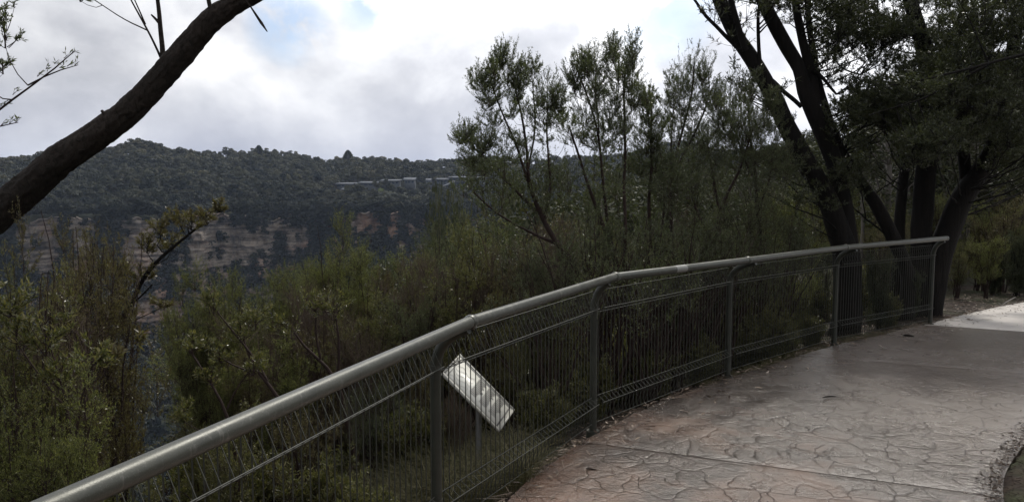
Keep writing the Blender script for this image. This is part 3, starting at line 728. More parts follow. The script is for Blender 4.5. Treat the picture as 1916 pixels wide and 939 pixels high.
slabq(0, LW, 0, LH, -.006, .006).obj('panel', simple('white_enamel', (.66, .65, .58), .35, 0, .06, 9), sign, off=postb)
ink = simple('grey_ink', (.10, .095, .085), .6)
rs = np.random.RandomState(5); rects = []
for col_ in range(3):
    x0 = LW * (.40 + .17 * col_); 
    for ln in range(11):
        y0 = LH * (.86 - ln * .062)
        rects.append((x0, x0 + LW * (.10 + .04 * rs.rand()), y0, y0 + LH * .030))
slabs(rects, .0065, .0075).obj('text_lines', ink, sign, off=postb)
slabs([(-.006, LW + .006, -.008, .006), (-.006, LW + .006, LH - .006, LH + .008), (-.006, .008, .006, LH - .006), (LW - .008, LW + .006, .006, LH - .006)], -.008, .010).obj('frame', simple('weathered_frame', (.35, .34, .30), .5), sign, off=postb)
slabs([(LW * .93, LW * .95, LH * .06, LH * .94), (LW * .05, LW * .95, LH * .06, LH * .075), (LW * .05, LW * .95, LH * .93, LH * .94), (LW * .05, LW * .057, LH * .08, LH * .92)], .0065, .0078).obj('border', ink, sign, off=postb)
G_ = Geo()
for q in range(5):
    yb = LH * (.15 + .13 * q); pts = [A_ + ex * (LW * (.07 + .03 * t)) + ey * (yb + LH * .06 * math.sin(t * .9 + q * 1.3)) + nz_ * .008 for t in range(11)]
    G_.tube(pts, .0008, 4)
G_.obj('map_lines', ink, sign, off=postb)
g = Geo(); c0 = ctr - nz_ * .03; g.tube([postb, np.array([ctr[0], ctr[1] + .02, ctr[2] - .05])], .019, 4); g.obj('post', simple('grey_galvanised_post', (.20, .20, .20), .4, .5), sign, off=postb)
g = Geo(); g.tube([np.array([ctr[0], ctr[1] + .02, ctr[2] - .06]), c0 + nz_ * .026], .03, 4); g.obj('bracket', simple('grey_bracket', (.15, .15, .15), .5, .4), sign, off=postb)

# ------------------------------------------------------------------ leaning trunk, upper left
rs = np.random.RandomState(21)
Yt = 5.5
bs = foot(-420, Yt + .6)
main = px_stem([(-330, 760), (-240, 610), (-140, 515), (-40, 428), (40, 362), (110, 301), (165, 265), (215, 229), (262, 190), (310, 136), (352, 88), (395, 38), (440, 8), (520, -34), (640, -180), (740, -420)], [Yt + .5, Yt + .4, Yt + .2, Yt, Yt, Yt, Yt, Yt, Yt, Yt, Yt, Yt, Yt, Yt, Yt + .1, Yt + .2], [74, 70, 66, 62, 57, 53, 49, 47, 45, 43, 41, 39, 35, 31, 24, 12])
main[0].insert(0, bs); main[1].insert(0, .15)
st = [main]
gs_extra = [px_stem([(306, 118), (305, 95), (299, 45), (293, 5), (290, -60)], Yt, [11, 9, 8, 7, 5]),
    px_stem([(299, 45), (292, 34), (283, 28)], Yt, [6, 5, 3]),
    px_stem([(302, 112), (286, 70), (270, 44), (250, 12), (236, -20)], Yt, [4.5, 4, 3.5, 3, 2.5]),
    px_stem([(277, 58), (240, 42), (205, 20), (165, -8)], Yt - .1, [3, 2.5, 2, 2]),
    px_stem([(272, 46), (262, 20), (248, -8)], Yt, [3, 2.5, 2]),
    px_stem([(203, 222), (195, 212), (190, 207)], Yt - .06, [9, 7, 5]),
    px_stem([(326, 100), (320, 94), (314, 95)], Yt - .05, [10, 6, 2]),
    px_stem([(396, 24), (389, 10), (384, -20), (380, -70)], Yt - .05, [9, 8, 7, 5]),
    px_stem([(455, -6), (468, 12), (480, 32), (488, 44), (498, 60)], Yt - .1, [2, 3, 5, 6, 2])]
def hero(name, label, cat, base, stems, extra, plumes, leaf, bark, rs, sides=18, rough=.05, step=.07, lp=None, trunkname='trunk', br0=.012, crown='crown', fine=0.0):
    gs, gt, gl = Geo(), Geo(), Geo(); stl = []
    for q, (pts, rd) in enumerate(stems):
        a, r = densify(pts, rd, step, .006 if not fine else .0012, rs); gs.tube(a, r, sides, rough, q * 9 + 3, fine=fine); stl.append((a, r))
    for pts, rd in extra:
        a, r = densify(pts, rd, .05, .004, rs); gt.tube(a, r, 6); stl.append((a, r))
    for pl in plumes:
        kw = dict(lp or {}); kw.update(pl[3] if len(pl) > 3 else {}); br = kw.pop('br', br0)
        if br: connect(gt, stl, pl[0], pl[2], rs, br)
        plume(gt, gl, pl[0], pl[1], pl[2], rs, **kw)
    root = empty(name, base, label, cat)
    gs.obj(trunkname, M[bark], root, smooth=True, off=base)
    if gt.n: gt.obj('branch', M[bark], root, smooth=True, off=base)
    if gl.n: gl.obj(crown, M[leaf], root, off=base)
    return root
pls = [pxp(150, -22, 22, 26, 5.3, nt=6, ns=4, nl=6, L=.07, W=.010, br=.004)]
for q in range(14):
    pls.append(pxp(600 + rs.rand() * 420, -400 - rs.rand() * 260, 60, 50, Yt + rs.normal() * .7, nt=14, ns=5, nl=6, L=.08, W=.014))
hero('leaning_tree', 'thick dark rough trunk leaning from the left edge up across the cloudy sky', 'tree', bs, st, gs_extra, pls, 'leaf_dark', 'bark_lean', rs, rough=.07, sides=44, step=.02, fine=.085)

# fine-leaved shrub entering at the far left
rs = np.random.RandomState(22); Yl = 4.2; bs = foot(-330, Yl)
st = [px_stem([(-330, 900), (-290, 600), (-210, 380), (-120, 230), (-60, 120), (-20, 20)], Yl, [22, 20, 16, 12, 8, 4]),
      px_stem([(-150, 280), (-60, 258), (0, 206), (35, 172), (70, 146), (105, 122), (143, 98)], Yl, [8, 5, 4, 3.5, 3, 2.5, 1.5]),
      px_stem([(52, 160), (95, 134), (120, 126), (146, 122)], Yl, [3, 2.5, 2, 1.2]),
      px_stem([(-100, 262), (-30, 242), (0, 236), (34, 229)], Yl, [5, 3, 2.5, 1.5])]
st[0][0].insert(0, bs); st[0][1].insert(0, .04)
pls = [pxp(8, 40, 34, 52, Yl, nt=12, ns=5, nl=9), pxp(-30, 100, 40, 50, Yl, nt=16, ns=6, nl=10), pxp(-50, -10, 60, 60, Yl), pxp(-110, 100, 60, 60, Yl), pxp(-140, 10, 70, 70, Yl), pxp(-200, 200, 60, 70, Yl), pxp(5, 118, 16, 22, Yl, nt=6, ns=4, nl=7)]
for (a, b_) in [(140, 100), (126, 108), (108, 118), (92, 128), (76, 142), (146, 121), (132, 123), (118, 126), (30, 176), (14, 192), (4, 200), (34, 229), (22, 232), (8, 234)]:
    pls.append(pxp(a, b_ - 4, 5, 9, Yl, nt=2, ns=2, nl=2, L=.028, W=.006, br=0, tw=.0012, lean=(.75, 0, .6)))
plant('tea_tree', 'fine leaved sprays and budding twigs reaching in from the left edge against the sky', 'shrub', bs, st, pls, 'leaf_tea', 'bark_brown', rs, dict(L=.022, W=.006), crown='foliage')

# ------------------------------------------------------------------ tall tea trees in the middle
LPC = dict(L=.018, W=.0050, nt=36, ns=13, nl=7, tw=.0012, br=.004)
def base_on(stems, px, Y, w):
    b_ = foot(px, Y)
    for s_ in stems:
        if s_[0][0][2] > b_[2] + .05 and s_[2:] == (): pass
    return b_
def central(label, seed, Y, basepx, trunk_px, limbs, plumes, low, leaf='leaf_tea'):
    rs = np.random.RandomState(seed); b_ = foot(basepx, Y); st = []
    t = px_stem(trunk_px[0], Y, trunk_px[1]); t[0].insert(0, b_); t[1].insert(0, trunk_px[1][0] / FPX * Y / 2 * 1.25); st.append(t)
    for l in limbs:
        s_ = px_stem(l[0], [Y + (l[2] if len(l) > 2 else 0) * q / (len(l[0]) - 1) for q in range(len(l[0]))], l[1])
        if len(l) > 3 and l[3]: s_[0].insert(0, b_ + rs.normal(size=3) * np.array([.12, .12, 0])); s_[1].insert(0, s_[1][0] * 1.2)
        st.append(s_)
    pls = [pxp(p[0], p[1], p[2] * 1.25, p[3] * 1.22, Y + (p[4] if len(p) > 4 else rs.normal() * .15), **(p[5] if len(p) > 5 else {})) for p in plumes]
    for p in plumes:
        for w_ in range(2):
            pls.append(pxp(p[0] + rs.normal() * p[2] * .9, p[1] + rs.uniform(-.1, 1.3) * p[3], p[2] * .75, p[3] * .75, Y + rs.normal() * .25, nt=14, ns=9, nl=7, br=.003))
    for q in range(low[4]):
        px = low[0] + rs.rand() * (low[1] - low[0]); py = low[2] + rs.rand() * (low[3] - low[2])
        pls.append(pxp(px, py, 34 + 18 * rs.rand(), 34 + 18 * rs.rand(), Y + rs.normal() * .35, nt=20, ns=8, nl=9))
    return plant('tea_tree', label, 'tree', b_, st, pls, leaf, 'bark_brown', rs, LPC, crown='crown', trunk='trunk')
central('leftmost tall tea tree behind the fence with open feathery plumes against the sky', 31, 7.4, 1118,
    ([(1100, 545), (1088, 512), (1058, 478), (1016, 416), (993, 357), (988, 285), (975, 219), (962, 160)], [15, 14, 12, 10, 8, 6, 4, 3]),
    [([(1003, 398), (957, 347), (917, 306), (885, 275)], [7, 5, 4, 2.5]), ([(1016, 416), (1034, 367), (1029, 306), (1021, 245), (1024, 200)], [6, 5, 4, 3.5, 2.5]),
     ([(995, 362), (965, 280), (937, 209), (917, 150)], [6, 5, 3.5, 2.5]), ([(988, 320), (1000, 260), (1000, 200), (994, 150)], [4, 3.5, 3, 2]), ([(1040, 455), (985, 430), (930, 400), (890, 360)], [7, 5, 4, 3])],
    [(950, 118, 28, 44), (936, 102, 18, 26), (972, 132, 20, 34), (902, 142, 28, 26), (915, 168, 34, 28), (1024, 168, 34, 34), (1018, 206, 36, 34), (996, 120, 16, 30, 0, dict(nt=12)), (871, 245, 28, 24), (905, 250, 36, 32), (945, 275, 40, 34), (885, 285, 30, 26), (958, 190, 26, 24, 0, dict(nt=10)), (1045, 185, 22, 26), (925, 215, 30, 24, 0, dict(nt=10)), (980, 245, 30, 26, 0, dict(nt=10))],
    (860, 1040, 300, 440, 15))
central('second tall tea tree from the left behind the fence with slender upright feathery plumes', 32, 8.0, 1190,
    ([(1178, 620), (1160, 520), (1120, 400), (1103, 347), (1080, 280), (1062, 240)], [12, 11, 8, 6, 4.5, 3]),
    [([(1150, 480), (1135, 400), (1126, 340), (1121, 245), (1096, 173), (1080, 130)], [8, 7, 6, 4.5, 3.5, 2.5]), ([(1165, 540), (1172, 440), (1168, 347), (1167, 245), (1168, 168), (1172, 110)], [9, 7, 6, 5, 4, 2.5], .2),
     ([(1121, 250), (1112, 180), (1112, 120)], [3.5, 3, 2])],
    [(1075, 134, 20, 34), (1086, 112, 16, 22), (1113, 112, 24, 30), (1158, 108, 30, 42), (1184, 88, 16, 34), (1148, 90, 16, 26), (1178, 130, 24, 34), (1150, 160, 34, 32), (1120, 150, 22, 30), (1098, 205, 36, 28), (1168, 222, 34, 32), (1072, 240, 36, 30), (1128, 250, 40, 32), (1140, 205, 28, 26), (1190, 175, 20, 26)],
    (1040, 1200, 290, 470, 16))
central('narrow pointed tea tree spire between taller plumes behind the fence', 33, 8.4, 1232,
    ([(1226, 620), (1218, 500), (1214, 390), (1218, 300), (1219, 230), (1217, 170)], [9, 8, 7, 5, 4, 2]), [([(1220, 520), (1240, 430), (1245, 340), (1232, 270)], [6, 5, 4, 3], .2)],
    [(1216, 178, 13, 24), (1214, 208, 20, 26), (1222, 238, 26, 26), (1210, 262, 32, 28), (1228, 290, 36, 28), (1200, 300, 34, 28)], (1170, 1280, 310, 470, 12))
central('pale airy tea tree with a broad fine topped crown left of the black barked trees', 34, 9.0, 1285,
    ([(1275, 600), (1262, 500), (1256, 400), (1259, 306), (1276, 245), (1295, 178), (1300, 120)], [10, 9, 7, 6, 4.5, 3.5, 2]),
    [([(1259, 320), (1290, 270), (1322, 200), (1330, 140)], [5, 4, 3, 2], .2), ([(1259, 330), (1255, 260), (1262, 200)], [4, 3, 2])],
    [(1300, 104, 20, 30, 0, dict(nt=12, nl=7)), (1278, 128, 22, 32, 0, dict(nt=14, nl=7)), (1322, 132, 24, 36, 0, dict(nt=14, nl=7)), (1300, 150, 34, 34), (1268, 165, 24, 26), (1275, 195, 32, 28), (1330, 178, 26, 30), (1300, 225, 34, 28), (1262, 240, 28, 28), (1345, 205, 20, 30)],
    (1240, 1340, 270, 460, 14))
central('forked reddish stemmed tea tree in front of the leftmost black trunk', 35, 9.3, 1350,
    ([(1340, 580), (1341, 485), (1346, 400), (1358, 360), (1380, 325), (1398, 290), (1402, 240)], [11, 10, 8, 6, 5, 4, 2.5]),
    [([(1346, 400), (1338, 350), (1328, 300), (1325, 260)], [5, 4.5, 3.5, 2.5]), ([(1342, 470), (1310, 410), (1292, 360), (1290, 300)], [6, 5, 4, 3])],
    [(1382, 212, 30, 26), (1400, 240, 34, 34), (1365, 240, 34, 30), (1415, 275, 34, 30), (1340, 275, 34, 30), (1378, 285, 36, 30), (1392, 190, 14, 18, 0, dict(nt=10))],
    (1300, 1450, 300, 470, 16), 'leaf_tea')

central('dense dark topped tea tree filling the space beside the leftmost leaning trunk', 36, 9.8, 1425,
    ([(1420, 580), (1424, 480), (1418, 400), (1412, 330), (1405, 260), (1400, 190)], [10, 9, 8, 6, 4.5, 3]),
    [([(1418, 400), (1440, 330), (1448, 270)], [5, 4, 3]), ([(1413, 340), (1380, 270), (1362, 200)], [4, 3.5, 2.5])],
    [(1402, 165, 26, 30), (1366, 178, 28, 30), (1430, 215, 30, 30), (1345, 240, 34, 30), (1392, 235, 36, 32), (1445, 265, 34, 30), (1320, 260, 34, 28), (1470, 300, 34, 30), (1440, 180, 16, 22)],
    (1330, 1500, 290, 460, 16))
# ------------------------------------------------------------------ black barked trees at right
def bigtree(label, seed, Y, basepx, stems_px, extra_px, boxes, leaf='leaf_dark', lp=None, bw=None):
    rs = np.random.RandomState(seed); b_ = foot(basepx, Y); st = []
    for q, (pts, ws, *o_) in enumerate(stems_px):
        ws = [w_ * .91 for w_ in ws]
        s_ = px_stem(pts, Y + (o_[0] if o_ else 0), ws)
        if len(o_) < 2 or o_[1]:
            s_[0].insert(0, b_ + np.array([(pts[0][0] - basepx) / FPX * Y, 0, 0])); s_[1].insert(0, ws[0] / FPX * Y / 2 * 1.15)
        st.append(s_)
    ex = [px_stem(pts, Y + (o_[0] if o_ else 0), ws) for pts, ws, *o_ in extra_px]
    pls = []
    for (x0, x1, y0, y1, n_, dY, kw) in boxes:
        for q in range(n_):
            px = x0 + rs.rand() * (x1 - x0); py = y0 + rs.rand() * (y1 - y0)
            pls.append(pxp(px, py, 38 + 26 * rs.rand(), 22 + 18 * rs.rand(), Y + dY[0] + rs.rand() * (dY[1] - dY[0]), **kw))
    return hero('black_barked_tree', label, 'tree', b_, st, ex, pls, leaf, 'bark_black', rs, 16, .07, .1, lp or dict(L=.042, W=.010, nt=18, ns=7, nl=9, tw=.0025), br0=.012)
bigtree('twin black trunks leaning left from one base behind the fourth fence post', 41, 10.4, 1588,
    [([(1586, 590), (1585, 520), (1582, 470), (1560, 400), (1540, 355), (1511, 310), (1474, 240), (1438, 165), (1408, 112), (1372, 60), (1345, 0), (1310, -90), (1270, -200)], [56, 54, 50, 42, 40, 38, 36, 34, 30, 28, 26, 22, 14]),
     ([(1592, 560), (1590, 480), (1582, 420), (1571, 350), (1556, 285), (1528, 222), (1508, 178), (1498, 130), (1470, 85), (1436, 25), (1400, -60), (1370, -180)], [46, 44, 38, 36, 34, 34, 34, 26, 28, 26, 22, 14], .12),
     ([(1526, 225), (1522, 160), (1508, 100), (1492, 40), (1485, -40), (1480, -160)], [24, 20, 18, 16, 14, 8], .1, False)],
    [([(1430, 140), (1455, 160), (1478, 182), (1500, 200)], [9, 8, 8, 8]), ([(1425, 150), (1420, 100), (1418, 40), (1424, -30)], [8, 7, 6, 5], -.1), ([(1400, 110), (1350, 60), (1318, 28), (1292, -10)], [9, 7, 6, 4]), ([(1520, 130), (1545, 150), (1565, 178)], [8, 6, 4]),
     ([(1395, 95), (1378, 40), (1362, -20)], [12, 11, 10], -.2)],
    [(1330, 1440, -60, 40, 8, (-.6, .8), dict(L=.075, W=.012, nt=9, ns=4, nl=5)), (1350, 1450, 30, 170, 6, (-.5, .6), dict(L=.07, W=.011, nt=6, ns=4, nl=5)), (1440, 1640, -60, 30, 14, (-.8, .8), {}), (1540, 1640, 40, 210, 16, (-.6, .8), {}), (1380, 1500, 150, 330, 8, (-.5, -.2), dict(nt=9)), (1480, 1600, 300, 440, 7, (-.6, .4), dict(nt=10))])
bigtree('brown black trunk leaning left from the gap behind the last fence panel', 42, 11.0, 1712,
    [([(1702, 520), (1672, 445), (1640, 385), (1600, 325), (1576, 290), (1552, 230), (1530, 150), (1515, 60), (1505, -60)], [30, 28, 26, 24, 20, 16, 14, 12, 8])],
    [([(1578, 292), (1582, 270), (1590, 250)], [7, 6, 4]), ([(1620, 410), (1645, 428), (1670, 452)], [4, 4, 3])],
    [(1560, 1700, 170, 320, 14, (-.9, .3), {}), (1560, 1680, -40, 120, 8, (-.4, .6), {})])
bigtree('straight upright black trunk with a thinner trunk beside it, left of the last fence post', 43, 11.3, 1727,
    [([(1724, 520), (1724, 440), (1729, 360), (1736, 280), (1742, 200), (1738, 130), (1724, 70), (1702, 0), (1680, -100), (1670, -220)], [44, 41, 40, 38, 36, 34, 30, 26, 20, 12]),
     ([(1682, 470), (1682, 420), (1688, 360), (1694, 310), (1706, 250), (1728, 190)], [22, 21, 20, 18, 16, 12], .15)],
    [([(1735, 150), (1770, 90), (1800, 30), (1820, -60)], [16, 14, 12, 8]), ([(1726, 80), (1690, 50), (1650, 30), (1600, 20)], [10, 8, 6, 4]), ([(1742, 210), (1700, 180), (1650, 160), (1610, 150)], [7, 5, 4, 3], -.3), ([(1610, 140), (1575, 130), (1545, 90)], [3, 3, 2], -.3)],
    [(1570, 1820, -50, 60, 30, (-1.2, 1.0), {}), (1650, 1830, 50, 235, 44, (-1.4, .8), {}), (1610, 1720, 180, 300, 10, (-1.4, -.2), {})])
bigtree('thick curved black trunk leaning right beside the last fence post', 44, 11.2, 1748,
    [([(1745, 560), (1752, 500), (1770, 440), (1790, 390), (1812, 350), (1842, 310), (1872, 240), (1890, 160), (1900, 60), (1905, -60), (1900, -200)], [46, 46, 46, 45, 42, 36, 32, 28, 24, 18, 10]),
     ([(1808, 350), (1803, 300), (1800, 240), (1808, 170), (1830, 90), (1850, 0)], [24, 22, 20, 18, 14, 10], .1, False),
     ([(1850, 305), (1890, 262), (1930, 200), (1980, 120)], [18, 16, 14, 10], .1, False)],
    [([(1930, 98), (1860, 116), (1800, 132), (1702, 156), (1660, 160)], [7, 6, 5, 4, 2], -2.4), ([(1850, 120), (1790, 152), (1726, 186), (1626, 216)], [6, 5, 4, 2], -2.2), ([(1815, 130), (1808, 165), (1812, 200)], [4, 3, 2], -2.0), ([(1812, 180), (1835, 190), (1870, 230)], [10, 8, 6])],
    [(1780, 1990, -50, 60, 32, (-2.2, .8), {}), (1790, 1980, 50, 250, 46, (-2.4, .6), {}), (1840, 1980, 230, 320, 16, (-1.5, .8), {}), (1700, 1800, 120, 290, 18, (-2.6, -1.2), {})])

# ------------------------------------------------------------------ dark branch tree at the left
rs = np.random.RandomState(51); Y2 = 6.2; b_ = foot(110, Y2)
st = [px_stem([(135, 800), (160, 720), (184, 663), (204, 629), (232, 591), (250, 564), (256, 533), (286, 496), (327, 455), (368, 431), (400, 405)], Y2, [14, 13, 12, 11, 10, 9, 8, 7, 6, 4, 2]),
      px_stem([(250, 566), (275, 545), (285, 532)], Y2, [4, 3, 2])]
st[0][0].insert(0, b_); st[0][1].insert(0, .035)
pls = [pxp(a, c, d, e, Y2 + rs.normal() * .1, nt=14, ns=6, nl=8) for a, c, d, e in [(300, 425, 30, 24), (335, 398, 30, 22), (322, 448, 34, 22), (358, 412, 30, 20), (386, 402, 24, 18), (275, 455, 22, 20), (265, 510, 36, 20), (235, 545, 34, 26), (220, 500, 30, 26), (305, 560, 26, 16), (410, 385, 14, 14), (180, 590, 34, 30), (150, 640, 34, 34)]]
pls += [pxp(205, 660, 22, 18, 4.6, nt=5, ns=4, nl=5, L=.055, W=.011, br=.003), pxp(255, 632, 16, 14, 4.9, nt=4, ns=3, nl=4, L=.05, W=.012, br=.003)]
plant('tea_tree', 'dark slanting branch with rusty foliage crossing in front of the sandstone cliffs', 'tree', b_, st, pls, 'leaf_brown', 'bark_black', rs, dict(L=.028, W=.007), crown='crown', trunk='trunk')

# slanting bare stems in front of the domes
def slant(label, seed, Y, bx, lines, pl):
    rs = np.random.RandomState(seed); b_ = foot(bx, Y); st = []
    for pts, ws in lines:
        s_ = px_stem(pts, Y, ws); st.append(s_)
    st[0][0].insert(0, b_); st[0][1].insert(0, st[0][1][0] * 1.2)
    plant('bare_stemmed_shrub', label, 'shrub', b_, st, [pxp(*q, Y, nt=12, ns=6, nl=6, br=.004) for q in pl], 'leaf_olive', 'bark_brown', rs, dict(L=.03, W=.008), crown='foliage')
slant('slanting dark stemmed shrub above the near handrail, right of the small tufted bush', 71, 5.6, 560, [([(545, 800), (528, 745), (500, 712), (476, 695), (462, 665), (452, 630)], [9, 8, 7, 6, 5, 3]), ([(500, 712), (470, 660), (430, 610), (405, 580)], [5, 4, 3, 2]), ([(476, 695), (440, 690), (415, 670)], [4, 3, 2])], [(450, 610, 40, 34), (400, 565, 36, 28), (410, 655, 34, 26), (478, 590, 34, 28)])
slant('pinkish stemmed shrub rising from the near handrail beside the small tufted bush', 72, 4.7, 440, [([(440, 840), (428, 770), (415, 742), (392, 712), (370, 684), (352, 650)], [7, 6, 5, 4, 3, 2]), ([(425, 765), (440, 720), (470, 690)], [4, 3, 2])], [(360, 640, 34, 28), (474, 680, 30, 24), (395, 700, 26, 22), (345, 770, 26, 22)])
slant('dark forked shrub left of the first rail joint above the handrail', 73, 6.2, 660, [([(650, 780), (632, 705), (600, 672), (570, 655), (548, 620)], [9, 8, 6, 5, 3]), ([(632, 705), (640, 640), (628, 590)], [6, 5, 3]), ([(600, 672), (585, 620), (592, 580)], [5, 4, 2])], [(545, 605, 40, 32), (625, 575, 40, 30), (588, 565, 34, 28)])
slant('thin pink stemmed shrub at the bottom left corner beside the handrail', 74, 3.6, 175, [([(172, 930), (150, 880), (128, 830), (120, 760), (108, 700), (90, 640)], [8, 7, 6, 5, 4, 2]), ([(165, 915), (140, 850), (132, 800), (150, 740), (170, 690)], [5, 5, 4, 3, 2]), ([(120, 760), (70, 700), (30, 640)], [4, 3, 2])], [(85, 625, 50, 44), (172, 670, 40, 36), (30, 620, 50, 40), (110, 700, 36, 34), (20, 560, 50, 40)])
